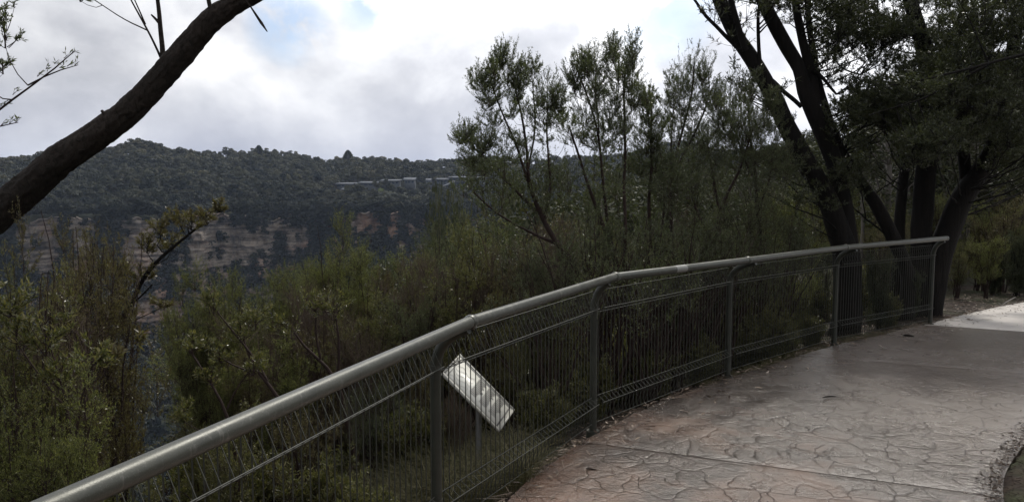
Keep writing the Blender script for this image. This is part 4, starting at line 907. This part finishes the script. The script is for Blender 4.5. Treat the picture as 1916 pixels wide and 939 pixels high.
# ------------------------------------------------------------------ shrubs
S = [
 # kind, variant, px, ytop, Y, wide, label
 ('rust', 3, 150, 385, 5.4, .20, 'slim reddish spire of a shrub standing before the pink cliff at far left'),
 ('rust', 1, 203, 410, 5.9, .15, 'narrow leafy spire right of the pink cliff, left of the slanting dark branch'),
 ('rust', 1, 62, 490, 4.7, .45, 'rusty brown shrub in front of the pale pink cliff at far left'),
 ('olive', 1, 4, 470, 4.3, .40, 'olive leafy shrub at the left edge under the leaning trunk'),
 ('olive', 2, 70, 600, 4.3, .34, 'glittering olive shrub low at left with pale reddish stems'),
 ('green', 1, 20, 665, 3.4, .5, 'dense green shrub filling the bottom left corner'),
 ('rust', 2, 95, 530, 5.6, .36, 'thin brown leaved shrub below the cliff tops at left'),
 ('green', 2, 95, 790, 3.3, .36, 'low green shrub beside the handrail at bottom left'),
 ('dome', 3, 404, 488, 8.2, .50, 'bright green rounded bush below the grey banded cliff'),
 ('dome', 1, 532, 492, 9.2, .52, 'green dome shaped bush right of the bright rounded one'),
 ('dome', 2, 614, 394, 10.5, .48, 'tall green bush rising in front of the right end of the cliffs'),
 ('dome', 2, 372, 515, 7.9, .42, 'left lobe of the paired bright bushes under the grey banded cliff'),
 ('dome', 4, 450, 575, 8.6, .5, 'green bush filling the dip between the two dome shaped bushes'),
 ('dome', 1, 582, 490, 10.2, .45, 'green bush leaning on the left side of the tall green one'),
 ('dome', 3, 660, 505, 9.8, .45, 'green bush right of the tall green one'),
 ('rust', 1, 700, 480, 9.6, .40, 'brownish bush under the small orange cliff'),
 ('olive', 3, 775, 470, 9.0, .42, 'olive bush right of the small orange cliff'),
 ('tea', 1, 838, 380, 9.8, .5, 'dark bush just below the distant lodge buildings'),
 ('olive', 1, 905, 385, 8.6, .5, 'glossy leaved bush beneath the right end of the distant lodge'),
 ('dome', 4, 415, 650, 6.8, .36, 'soft green bush left of centre above the near handrail'),
 ('rust', 3, 450, 640, 6.9, .45, 'brown tinged bush above the middle of the near handrail'),
 ('olive', 2, 362, 750, 5.0, .28, 'small bright tufted bush close above the near handrail'),
 ('green', 3, 530, 625, 7.0, .6, 'green bush behind the near handrail in front of the dome shaped bush'),
 ('rust', 2, 620, 585, 7.4, .65, 'brown twiggy bush behind the near handrail below the tall green bush'),
 ('olive', 3, 690, 535, 7.2, .6, 'olive bush behind the near handrail below the brownish one'),
 ('tea', 2, 770, 520, 7.4, .6, 'grey green bush left of the first rail joint'),
 ('olive', 4, 850, 480, 7.4, .6, 'sparkling small leaved bush above the first rail joint'),
 ('rust', 1, 935, 470, 7.2, .6, 'brown twiggy bush above the fence panel holding the view of the sign'),
 ('tea', 3, 1010, 470, 6.9, .55, 'dark bush tucked under the leftmost tall tea tree'),
 ('olive', 1, 235, 880, 4.1, .45, 'low olive scrub showing between the left bushes and the handrail'),
 ('olive', 2, 420, 760, 4.6, .7, 'scrubby bush seen through the nearest fence mesh at left'),
 ('rust', 3, 560, 735, 5.0, .7, 'brown scrub seen through the nearest fence mesh left of the sign'),
 ('tea', 4, 690, 690, 5.4, .7, 'grey green scrub seen through the mesh just left of the first post'),
 ('rust', 2, 780, 650, 6.1, .6, 'twiggy brown bush directly behind the tilted sign'),
 ('olive', 4, 960, 600, 6.4, .6, 'bushy scrub right of the tilted sign through the mesh'),
 ('olive', 3, 1045, 560, 6.6, .55, 'leafy scrub through the mesh left of the second post'),
 ('stems', 1, 1100, 430, 7.0, .7, 'dark bare multi stemmed thicket behind the second fence post'),
 ('stems', 2, 1140, 450, 6.8, .7, 'dark bare multi stemmed thicket just right of the second fence post'),
 ('stems', 3, 1175, 430, 7.3, .7, 'dark bare multi stemmed thicket between the second and third posts, nearer the second'),
 ('stems', 4, 1215, 440, 7.0, .7, 'dark bare multi stemmed thicket midway between the second and third fence posts'),
 ('stems', 1, 1262, 430, 7.8, .7, 'dark bare multi stemmed thicket between the second and third posts, nearer the third'),
 ('stems', 2, 1310, 420, 8.0, .7, 'dark bare multi stemmed thicket just left of the third fence post'),
 ('stems', 3, 1362, 420, 8.4, .7, 'dark bare multi stemmed thicket right behind the third fence post'),
 ('stems', 4, 1405, 410, 8.8, .7, 'dark bare multi stemmed thicket between the third and fourth posts, nearer the third'),
 ('stems', 1, 1455, 420, 9.2, .7, 'dark bare multi stemmed thicket midway between the third and fourth fence posts'),
 ('stems', 2, 1030, 480, 6.3, .7, 'dark bare multi stemmed thicket left of the second fence post, right of the sign'),
 ('twig', 2, 470, 570, 7.6, .55, 'half bare brown twiggy bush between and below the two domes'),
 ('twig', 3, 590, 520, 8.4, .55, 'brown twig tangle under the tall green bush'),
 ('twig', 1, 655, 570, 7.0, .55, 'bare twig tangle above the middle of the near handrail'),
 ('twig', 2, 745, 500, 8.0, .55, 'bare brown twigs left of the first rail joint'),
 ('twig', 3, 815, 470, 8.0, .55, 'fine bare twigs above the first rail joint'),
 ('twig', 1, 885, 440, 8.2, .55, 'reddish bare twigs below the right end of the distant lodge'),
 ('twig', 2, 960, 430, 8.6, .55, 'twiggy tangle under the leftmost tall tea tree'),
 ('twig', 3, 1060, 400, 9.6, .55, 'bare twiggy bush between the first two tall tea trees'),
 ('twig', 1, 1240, 400, 9.8, .55, 'bare twiggy bush under the narrow spire'),
 ('twig', 2, 1330, 380, 10.2, .55, 'bare twiggy bush left of the forked reddish tea tree'),
 ('twig', 3, 60, 560, 4.8, .55, 'reddish twig tangle at the far left below the pink cliff'),
 ('twig', 2, 850, 700, 5.4, .55, 'bare twigs behind the sign panel'),
 ('olive', 3, 1795, 452, 12.9, .6, 'olive bush on the bank just right of the curved black trunk foot'),
 ('green', 2, 1852, 440, 12.9, .6, 'green bush crowding the edge of the bright far path bay'),
 ('dark', 1, 1910, 430, 13.2, .6, 'dark bush at the right edge directly beyond the bright path bay'),
 ('thin', 3, 1130, 400, 7.6, .9, 'cluster of thin bare lower stems behind the second fence post'),
 ('thin', 4, 1205, 410, 7.9, .9, 'thin stemmed thicket between the second and third fence posts'),
 ('tea', 2, 1265, 400, 8.6, .7, 'dark thicket left of the third fence post'),
 ('thin', 1, 1335, 400, 8.6, .9, 'thin stemmed thicket behind the third fence post'),
 ('tea', 1, 1420, 330, 9.8, .7, 'dull green rounded bush left of the twin black trunks'),
 ('green', 4, 1478, 345, 11.0, .55, 'yellow green bush against the twin black trunks'),
 ('olive', 4, 1400, 470, 9.0, .8, 'low olive scrub through the mesh right of the third post'),
 ('green', 1, 1480, 500, 10.2, .7, 'bright green low bush glimpsed through the mesh left of the fourth post'),
 ('thin', 2, 1300, 440, 9.6, .9, 'slender thicket far behind the third fence panel'),
 ('dark', 1, 1652, 470, 10.4, .55, 'dark dense bush behind the last fence panel'),
 ('dark', 2, 1715, 500, 11.0, .5, 'dark low bush between the upright trunk and the last post'),
 ('tea', 3, 1545, 450, 11.4, .6, 'grey green bush behind the fourth fence post'),
 ('green', 2, 1770, 350, 15.5, .6, 'yellow green bush showing between the upright and the curved trunks'),
 ('green', 3, 1838, 372, 14.5, .6, 'green bush right of the curved black trunk'),
 ('olive', 2, 1893, 350, 15.5, .6, 'tall olive bush at the right edge beyond the footpath'),
 ('green', 4, 1925, 420, 14.0, .6, 'green bush cut by the right edge beyond the footpath'),
 ('tea', 4, 1800, 470, 13.0, .55, 'low grey green bush on the bank right of the last fence post'),
 ('dark', 3, 1865, 470, 13.6, .6, 'dark bush on the litter bank beside the bright path bay'),
 ('rust', 3, 1660, 400, 13.5, .7, 'rusty thicket between the leaning and upright trunks'),
 ('rust', 1, 1600, 430, 14.0, .7, 'brown thicket right of the twin black trunks'),
 ('tea', 2, 1700, 380, 16.0, .8, 'pale grey thicket behind the upright black trunk'),
]
for kd, v_, px, yt, Yq, wd, lb in S:
    shrub(kd, v_, px, yt, Yq, lb, wide=wd)

# background thickets: many alike, further down the slope
rs = np.random.RandomState(77)
for q in range(46):
    px = 640 + rs.rand() * 1330; Yq = 12.5 + rs.rand() * 9
    yt = 400 + rs.rand() * 70 - (px > 1350) * 60 + (px < 900) * 50
    shrub(['tea', 'rust', 'olive', 'dark', 'green'][rs.randint(5)], 1 + rs.randint(3), px, yt, Yq, 'dim low bush on the slope behind the nearer shrubs and trunks', wide=1.0, group='dim bushes on the slope beyond the fence')
for q in range(22):
    px = 390 + rs.rand() * 420; Yq = 9.5 + rs.rand() * 3.5
    shrub(['green', 'rust', 'olive'][rs.randint(3)], 1 + rs.randint(3), px, 560 + rs.rand() * 60 + (px < 300) * 150, Yq, 'low bush on the cliff edge seen between the nearer shrubs', wide=.8, group='low bushes along the cliff edge')

# low scrub just outside the fence
rs = np.random.RandomState(99); segS = resample(EDGE[1:13], 400)
for q in range(95):
    i_ = rs.randint(399); d = segS[i_ + 1] - segS[i_]; d = d / (np.hypot(*d) + 1e-9); n_ = np.array([-d[1], d[0]])
    o_ = .55 + 3.2 * rs.rand() ** 1.2; xy = segS[i_] + n_ * o_; z = gz(*xy)
    if xy[1] < 1.2: continue
    if abs(xy[0] + .2) < .5 and abs(xy[1] - 4.4) < .55: continue
    ms, mf, H = get_proto(('low', 1 + q % 4)); h = (.35 + .35 * rs.rand()) * (1 + .45 * (o_ > 1.5))
    root = empty('low_shrub', (xy[0], xy[1], z - .03), 'knee high tangled scrub on the bank just outside the wire fence', 'shrub', 'low scrub along the outside of the fence')
    root.scale = (h * 1.1, h * 1.1, h); root.rotation_euler = (0, 0, rs.rand() * 6.28)
    for nn_, me in (('stem', ms), ('foliage', mf)): o = link(bpy.data.objects.new(nn_, me)); o.parent = root

# ------------------------------------------------------------------ woodland trees on the hillside at right
def wood_proto(seed):
    rs = np.random.RandomState(seed); gs, gl = Geo(), Geo(); H = 9.0
    t = np.array([[0, 0, -.6], [.1, 0, 2.5], [.25 * rs.normal(), .2, 5.2], [.4 * rs.normal(), .2, 8.2]]); a, r = densify(t, [.17, .13, .09, .03], .4, .04, rs); gs.tube(a, r, 7)
    for q in range(26):
        h = 2.6 + 6.0 * rs.rand(); an = rs.rand() * 6.28; R_ = (.5 + 1.6 * rs.rand()) * (1.15 - abs(h - 5.5) / 6)
        c = np.array([math.cos(an) * R_, math.sin(an) * R_, h]); k0 = a[min(len(a) - 1, int((h - .8) / 9 * len(a)))]
        b_ = bez(k0, (k0 + c) / 2 + [0, 0, -.15], c, 6); gs.tube(b_, np.linspace(.05, .012, 6), 5, caps=False)
        n_ = 230; e = nrm(rs.normal(size=(n_, 3))) * (rs.rand(n_, 1) ** .5) * np.array([.75, .75, .42]); 
        gl.leaves(c + e, nrm(e + rs.normal(size=(n_, 3)) * .5), .17 * (.5 + rs.rand(n_)), .075, rs)
    return gs.mesh('trunk', M['bark_pale' if seed % 2 else 'bark_brown'], True), gl.mesh('crown', M['leaf_mid']), H
WP = [wood_proto(q) for q in range(301, 306)]
rs = np.random.RandomState(88)
for q in range(120):
    Yq = 24 + 75 * rs.rand() ** 1.1; px = 820 + rs.rand() * 1230
    if px < 1000 and Yq < 45: px += 300
    if q > 104: Yq = 16 + 8 * rs.rand(); px = 1640 + (q - 104) * 24
    lim = np.interp(px, [820, 950, 1080, 1300, 1450, 1550, 1640, 1950], [352, 310, 292, 286, 268, 225, 150, 60])
    yt = lim + 60 * rs.rand() ** 1.5
    ms, mf, H = WP[rs.randint(5)]; p = P(px, 400, Yq); z = gz(p[0], p[1]) - .1; s_ = (P(px, yt, Yq)[2] - z) / H
    if s_ < .3: continue
    root = empty('woodland_tree', (p[0], p[1], z), 'dull green tree in the dim hillside woodland behind the tea trees and black trunks', 'tree', 'woodland trees on the right hillside')
    w_ = min(s_, 1.5) * 1.1; root.scale = (w_, w_, s_); root.rotation_euler = (0, 0, rs.rand() * 6.28)
    for n_, me in (('trunk', ms), ('crown', mf)): o = link(bpy.data.objects.new(n_, me)); o.parent = root
# slender pale gums
for q, (px, yt, Yq, ln, lb) in enumerate([(1768, 268, 17, -14, 'slender pale forked sapling between the upright and curved black trunks'), (1790, 290, 19, 12, 'second thin pale sapling just left of the curved black trunk'), (1648, 280, 18, -24, 'thin pale leaning sapling right of the leaning brown trunk'), (1612, 330, 16, 20, 'thin pale bare sapling between the twin trunks and the leaning trunk'), (1700, 300, 20, -10, 'pale bare sapling left of the upright black trunk')]):
    rs = np.random.RandomState(400 + q); b_ = foot(px, Yq)
    st = [px_stem([(px + 2, 420), (px, 360), (px + ln * .5, (360 + yt) / 2), (px + ln, yt)], Yq, [6, 5, 4, 2]), px_stem([(px, 365), (px - ln, 330), (px - ln * 1.6, 295)], Yq, [3.5, 3, 2])]
    st[0][0].insert(0, b_); st[0][1].insert(0, .04)
    plant('pale_sapling', lb, 'tree', b_, st, [pxp(px + ln, yt - 10, 26, 22, Yq, nt=8, ns=4, nl=6, L=.06, W=.015)], 'leaf_mid', 'bark_pale', rs, crown='crown', trunk='trunk')

# ------------------------------------------------------------------ distant lodge buildings
YB = 690.0
M['bwhite'] = simple('pale_roof_sheet', (.13, .14, .155), .85, 0, .3, .2, spec=.1)
M['bgrey'] = simple('grey_cladding', (.07, .08, .09), .6, 0, .15, .3)
M['bglass'] = simple('dark_window_glass', (.04, .06, .09), .12, 0, .2, .5)
M['bframe'] = simple('white_window_frame', (.17, .20, .24), .5, 0, .1, .5)
def building(label, x0, x1, yt, yb, depth=14, Y=YB, roof='flat', cols=6, rows=2, name='lodge_building', wallm='bgrey', ov=1.2):
    a = P(x0, yb, Y); b_ = P(x1, yt, Y); lo = np.array([a[0], Y, a[2] - 6]); hi = np.array([b_[0], Y + depth, b_[2]])
    c = ((lo[0] + hi[0]) / 2, Y, lo[2]); root = empty(name, c, label, 'building')
    g = Geo(); g.box(lo, (hi[0], hi[1], hi[2] - .8)); g.obj('wall', M[wallm], root, off=c)
    g = Geo(); V = np.array([(lo[0] - ov, lo[1] - ov * 1.6, hi[2] - .5), (hi[0] + ov, lo[1] - ov * 1.6, hi[2] - .5), (hi[0] + ov, hi[1] + ov, hi[2] + .8), (lo[0] - ov, hi[1] + ov, hi[2] + .8)])
    if roof == 'gable':
        ym = (lo[1] + hi[1]) / 2; e = hi[2] - .7; rz = hi[2] + 1.3
        for (ya, za, yb_, zb) in [(lo[1] - ov, e, ym, rz), (ym, rz, hi[1] + ov, e)]:
            V = np.array([(lo[0] - ov, ya, za), (hi[0] + ov, ya, za), (hi[0] + ov, yb_, zb), (lo[0] - ov, yb_, zb)]); VV = np.concatenate([V, V - [0, 0, .35]])
            g.add(VV, [(0, 1, 2, 3), (7, 6, 5, 4), (0, 4, 5, 1), (2, 6, 7, 3), (1, 5, 6, 2), (3, 7, 4, 0)])
    else:
        VV = np.concatenate([V, V - [0, 0, .5]]); g.add(VV, [(0, 1, 2, 3), (7, 6, 5, 4), (0, 4, 5, 1), (2, 6, 7, 3), (1, 5, 6, 2), (3, 7, 4, 0)])
    g.obj('roof', M['bwhite'], root, off=c)
    W = hi[0] - lo[0]; H = hi[2] - 1.3 - a[2]
    for r_ in range(rows):
        for q in range(cols):
            wx0 = lo[0] + W * (q + .1) / cols; wx1 = lo[0] + W * (q + .9) / cols; z0 = a[2] + H * (r_ + .18) / rows; z1 = a[2] + H * (r_ + .9) / rows
            f = Geo(); t_ = .18
            for bx in [(wx0, wx1, z0, z0 + t_), (wx0, wx1, z1 - t_, z1), (wx0, wx0 + t_, z0 + t_, z1 - t_), (wx1 - t_, wx1, z0 + t_, z1 - t_)]:
                f.box((bx[0], Y - .25, bx[2]), (bx[1], Y - .003, bx[3]))
            fo = f.obj('window', M['bframe'], root, off=c)
            p_ = Geo(); p_.box((wx0 + t_, Y - .1, z0 + t_), (wx1 - t_, Y - .004, z1 - t_)); p_.obj('pane', M['bglass'], fo, off=(0, 0, 0) if False else c)
    return root
building('low grey lodge with thin pale roof towards the left of the lodge group', 713, 746, 337, 345, 12, cols=5, rows=1)
building('grey lodge wing stepped slightly lower, immediately left of the thin roofed one', 672, 706, 341, 348, 12, YB - 10, cols=4, rows=1)
building('low grey annex at the left end of the distant lodge group', 630, 664, 343, 350, 10, cols=4, rows=1)
building('tiny white roofed shed lowest at the left of the distant lodge group', 640, 653, 353.5, 358, 8, YB - 25, cols=2, rows=1)
building('pale gabled lodge in the middle of the distant group', 757, 775, 335, 344, 12, roof='gable', cols=3, rows=1)
building('small bright white hut between the gabled lodge and the glazed blocks', 797, 806, 336.5, 342, 6, roof='gable', cols=1, rows=1, wallm='bwhite', ov=.5)
building('dark glazed block at the left of the main distant lodge', 817, 837, 334.5, 346, 14, cols=3, rows=2)
building('stepped pale roofed block at the centre of the main distant lodge', 840, 873, 331, 339, 16, YB + 8, cols=5, rows=1)
building('wide low block with pale roof in front of the main distant lodge', 848, 870, 339, 348, 12, YB - 12, cols=4, rows=1)
building('long glazed block with white window grid at the right of the distant lodge', 876, 908, 331.5, 342, 14, cols=9, rows=2, wallm='bframe')
building('low outbuilding with bright roof below the glazed distant block', 878, 896, 353, 358, 8, YB - 30, cols=3, rows=1)
# covered walkway sloping down in front of the main block
a = P(812, 355, YB - 22); b_ = P(850, 340, YB - 18); g = Geo()
V = np.array([a, b_, b_ + [0, 6, .8], a + [0, 6, .8]]); VV = np.concatenate([V, V - [0, 0, 1.2]]); g.add(VV, [(0, 1, 2, 3), (7, 6, 5, 4), (0, 4, 5, 1), (2, 6, 7, 3), (1, 5, 6, 2), (3, 7, 4, 0)])
wk = empty('covered_walkway', (a[0], a[1], a[2] - 6), 'pale sloping covered walkway leading up to the main distant lodge', 'walkway')
g.obj('roof', M['bwhite'], wk, off=(a[0], a[1], a[2] - 6))
g = Geo()
for q in range(5):
    p = a + (b_ - a) * (q + .3) / 5 + [0, 3, -1.0]; g = Geo(); g.tube([p, p - [0, 0, 7]], .3, 6); g.obj('support', M['bgrey'], wk, off=(a[0], a[1], a[2] - 6))
# lawn terrace
a = P(686, 353.5, YB - 8); b_ = P(716, 348.5, YB - 8); g = Geo()
g.box((a[0], YB - 8, a[2] - 8), (b_[0], YB + 10, b_[2] - 1.2)); V = g.v[0]; V[[4, 5], 2] = a[2]
tag(g.obj('lawn', simple('lawn_grass', (.12, .15, .05), .9)), kind='structure')
# conifers on the ridge line
for q, (px, yt, lb) in enumerate([(484, 272, 'small dark pine breaking the skyline of the far ridge'), (651, 281, 'dark pine on the skyline of the far ridge above the lodge group')]):
    rs = np.random.RandomState(60 + q); Yq = 870; top = P(px, yt, Yq); z = gz(top[0], top[1]); H = top[2] - z
    root = empty('pine_tree', (top[0], top[1], z), lb, 'tree'); g = Geo(); g.tube([(top[0], top[1], z - 1), (top[0], top[1], z + H * .9)], [.35, .1], 6); g.obj('trunk', M['bark_brown'], root, off=(top[0], top[1], z))
    n_ = 3500; t = rs.rand(n_) ** 1.3; rr = (1 - t ** 3.5) * H * .30 * rs.rand(n_) ** .8; an = rs.rand(n_) * 6.28
    p = np.stack([top[0] + rr * np.cos(an), top[1] + rr * np.sin(an), z + H * (.12 + .88 * t)], 1); g = Geo(); d = np.stack([np.cos(an), np.sin(an), -.2 + 0 * an], 1); g.leaves(p, d, 1.6, .9, rs); g.obj('crown', M['leaf_dark'], root, off=(top[0], top[1], z))

# ------------------------------------------------------------------ litter, grass, fallen bits
rs = np.random.RandomState(90)
g = Geo()
seg = resample(EDGE[2:16], 1500)
for q in range(13000):
    i_ = rs.randint(len(seg) - 1); d = seg[min(i_ + 1, len(seg) - 1)] - seg[i_]; d = d / (np.hypot(*d) + 1e-9); n_ = np.array([-d[1], d[0]])
    o_ = rs.rand() ** 1.6 * 1.8 - .02; xy = seg[i_] + n_ * o_
    if q < 1500: xy = seg[i_] - n_ * rs.rand() ** 3 * .45; 
    z = gz(*xy) if q >= 1500 else .003
    an = rs.rand() * 6.28; dd = np.array([math.cos(an), math.sin(an), rs.normal() * .2]) ; L = .03 + .06 * rs.rand()
    if q % 3: g.leaves(np.array([[xy[0], xy[1], z + .006 + .012 * rs.rand()]]), dd[None], L, .008 + .01 * rs.rand(), rs, rs.rand(1), flat=.85)
    else: p = np.array([xy[0], xy[1], z + .008]); g.segs([p], [p + dd * np.array([1, 1, .2]) * L * 2.2], .0018, .001, rs.rand(1))
m, k, b, o = mat('leaf_litter'); k.l(k.ramp(k.n('ShaderNodeNewGeometry').outputs['Random Per Island'], [(0, (.035, .022, .016)), (.6, (.10, .065, .042)), (.9, (.22, .16, .11)), (1, (.38, .32, .26))]), b.inputs['Base Color']); b.inputs['Roughness'].default_value = .7
M['litter'] = m
tag(g.obj('leaf_litter', m), 'brown strips of bark, dead leaves and twigs along the outer edge of the path', 'leaf litter', kind='stuff')
# small dark bits on the concrete
g = Geo()
def inpath(x, y): return sdist(np.array([x]), np.array([y]), EDGE)[0] < -.02 and sdist(np.array([x]), np.array([y]), RIGHT)[0] > .05
n_ = 0
while n_ < 420:
    y = 3 + rs.rand() * 9; x = rs.rand() * 9
    if not inpath(x, y): continue
    sr_ = sdist(np.array([x]), np.array([y]), RIGHT)[0]
    if sr_ > .6 and rs.rand() < .55: continue
    n_ += 1; an = rs.rand() * 6.28; p = np.array([x, y, .004]); 
    if n_ % 2: g.leaves(p[None], np.array([[math.cos(an), math.sin(an), .05]]), .012 + .03 * rs.rand() ** 2, .006, rs, flat=.9)
    else: g.segs([p], [p + np.array([math.cos(an), math.sin(an), 0]) * (.01 + .04 * rs.rand() ** 2)], .002, .0015)
tag(g.obj('path_debris', M['litter']), 'scattered specks of leaf and twig lying on the stamped concrete', 'debris', kind='stuff')
for q, (pa, pb, w_, lb) in enumerate([((1540, 743), (1572, 742), .006, 'short dark twig lying alone in the middle of the path'), ((1690, 627), (1710, 629), .012, 'small dark clump of bark near the last fence post'), ((1900, 556), (1874, 571), .010, 'pale bleached stick at the edge of the bright far path bay')]):
    def GG(px, py): d = ray(px, py); t = (.012 - CAMZ) / d[2]; return d * t + np.array([0, 0, CAMZ])
    a = GG(*pa); c = GG(*pb); g = Geo(); mm = (a + c) / 2 + np.array([0.01, .012, .004]); g.tube([a, (a + mm) / 2 + [0, .006, 0], mm, c], [w_ * .6, w_, w_, w_ * .4], 7, .2, q)
    tag(g.obj('fallen_stick', M['bark_pale'] if q == 2 else M['bark_black'], smooth=True), lb, 'stick')
# grass
g = Geo(); rs = np.random.RandomState(91)
for q in range(420):
    if q < 170: c = np.array([rs.uniform(-.9, .1), rs.uniform(4.3, 5.6)])
    elif q < 300: c = np.array([rs.uniform(1.8, 4.6), 0]); c[1] = np.interp(c[0], EDGE[8:12, 0], EDGE[8:12, 1]) + rs.uniform(.03, .35)
    else: c = np.array([rs.uniform(-2.6, .3), rs.uniform(2.5, 6)])
    if sdist(c[:1], c[1:], EDGE)[0] < .03: continue
    nb = 26; an = rs.rand(nb) * 6.28; p = np.stack([c[0] + rs.normal(size=nb) * .04, c[1] + rs.normal(size=nb) * .04, np.full(nb, gz(*c) - .01)], 1)
    L = (.10 if 170 <= q < 300 else .30) * (.4 + rs.rand(nb)); d = nrm(np.stack([np.cos(an) * .5, np.sin(an) * .5, np.ones(nb)], 1))
    mid_ = p + d * L[:, None] * .6; e = mid_ + nrm(d + np.stack([np.cos(an), np.sin(an), -.4 + 0 * an], 1)) * L[:, None] * .5
    g.segs(p, mid_, .0016, .0013); g.segs(mid_, e, .0013, .0003)
tag(g.obj('grass', leaf_mat('dry_grass', (.07, .07, .025), (.11, .105, .04), (.17, .14, .07), .25, .6)), 'dry yellowish grass tufts under the fence and around the sign post', 'grass', kind='stuff')
# dirt verge spilling onto the path at the bottom right
g = Geo(); rs = np.random.RandomState(92)
segR = resample(RIGHT[2:11], 900)
for q in range(5200):
    i_ = rs.randint(len(segR) - 1); d = segR[i_ + 1] - segR[i_]; d = d / (np.hypot(*d) + 1e-9); n_ = np.array([d[1], -d[0]])
    o_ = -abs(rs.normal()) * .05 if q % 2 else rs.rand() * .6
    xy = segR[i_] + n_ * o_; an = rs.rand() * 6.28; p = np.array([xy[0], xy[1], max(.002, gz(*xy)) + .006 * rs.rand()])
    if q % 2: g.leaves(p[None], np.array([[math.cos(an), math.sin(an), .12 * rs.rand()]]), .024, .010, rs, flat=.85)
    else: g.segs([p], [p + np.array([math.cos(an), math.sin(an), rs.rand() * .1]) * .04], .002, .001)
tag(g.obj('verge_litter', leaf_mat('dirt_crumbs', (.012, .008, .006), (.030, .021, .015), (.07, .048, .034), .0, .95, .1)), 'dark dirt and leaf crumbs along the inner edge of the path at bottom right', 'leaf litter', kind='stuff')

# ------------------------------------------------------------------ haze
HAZE = True
if HAZE:
    g = Geo(); g.box((-3650, -3650, -190), (3650, 3650, 140))
    m = bpy.data.materials.new('haze'); m.use_nodes = True; m.node_tree.nodes.clear(); k = NT(m.node_tree)
    o = k.n('ShaderNodeOutputMaterial'); v_ = k.n('ShaderNodeVolumePrincipled'); v_.inputs['Color'].default_value = (.62, .74, 1.0, 1); v_.inputs['Density'].default_value = .00008; v_.inputs['Anisotropy'].default_value = .2
    k.l(v_.outputs[0], o.inputs['Volume'])
    tag(g.obj('haze', m), 'thin bluish air between the path and the far cliffs', 'haze', kind='stuff')
print('trees', cnt, 'polys', sum(len(me.polygons) for me in bpy.data.meshes))
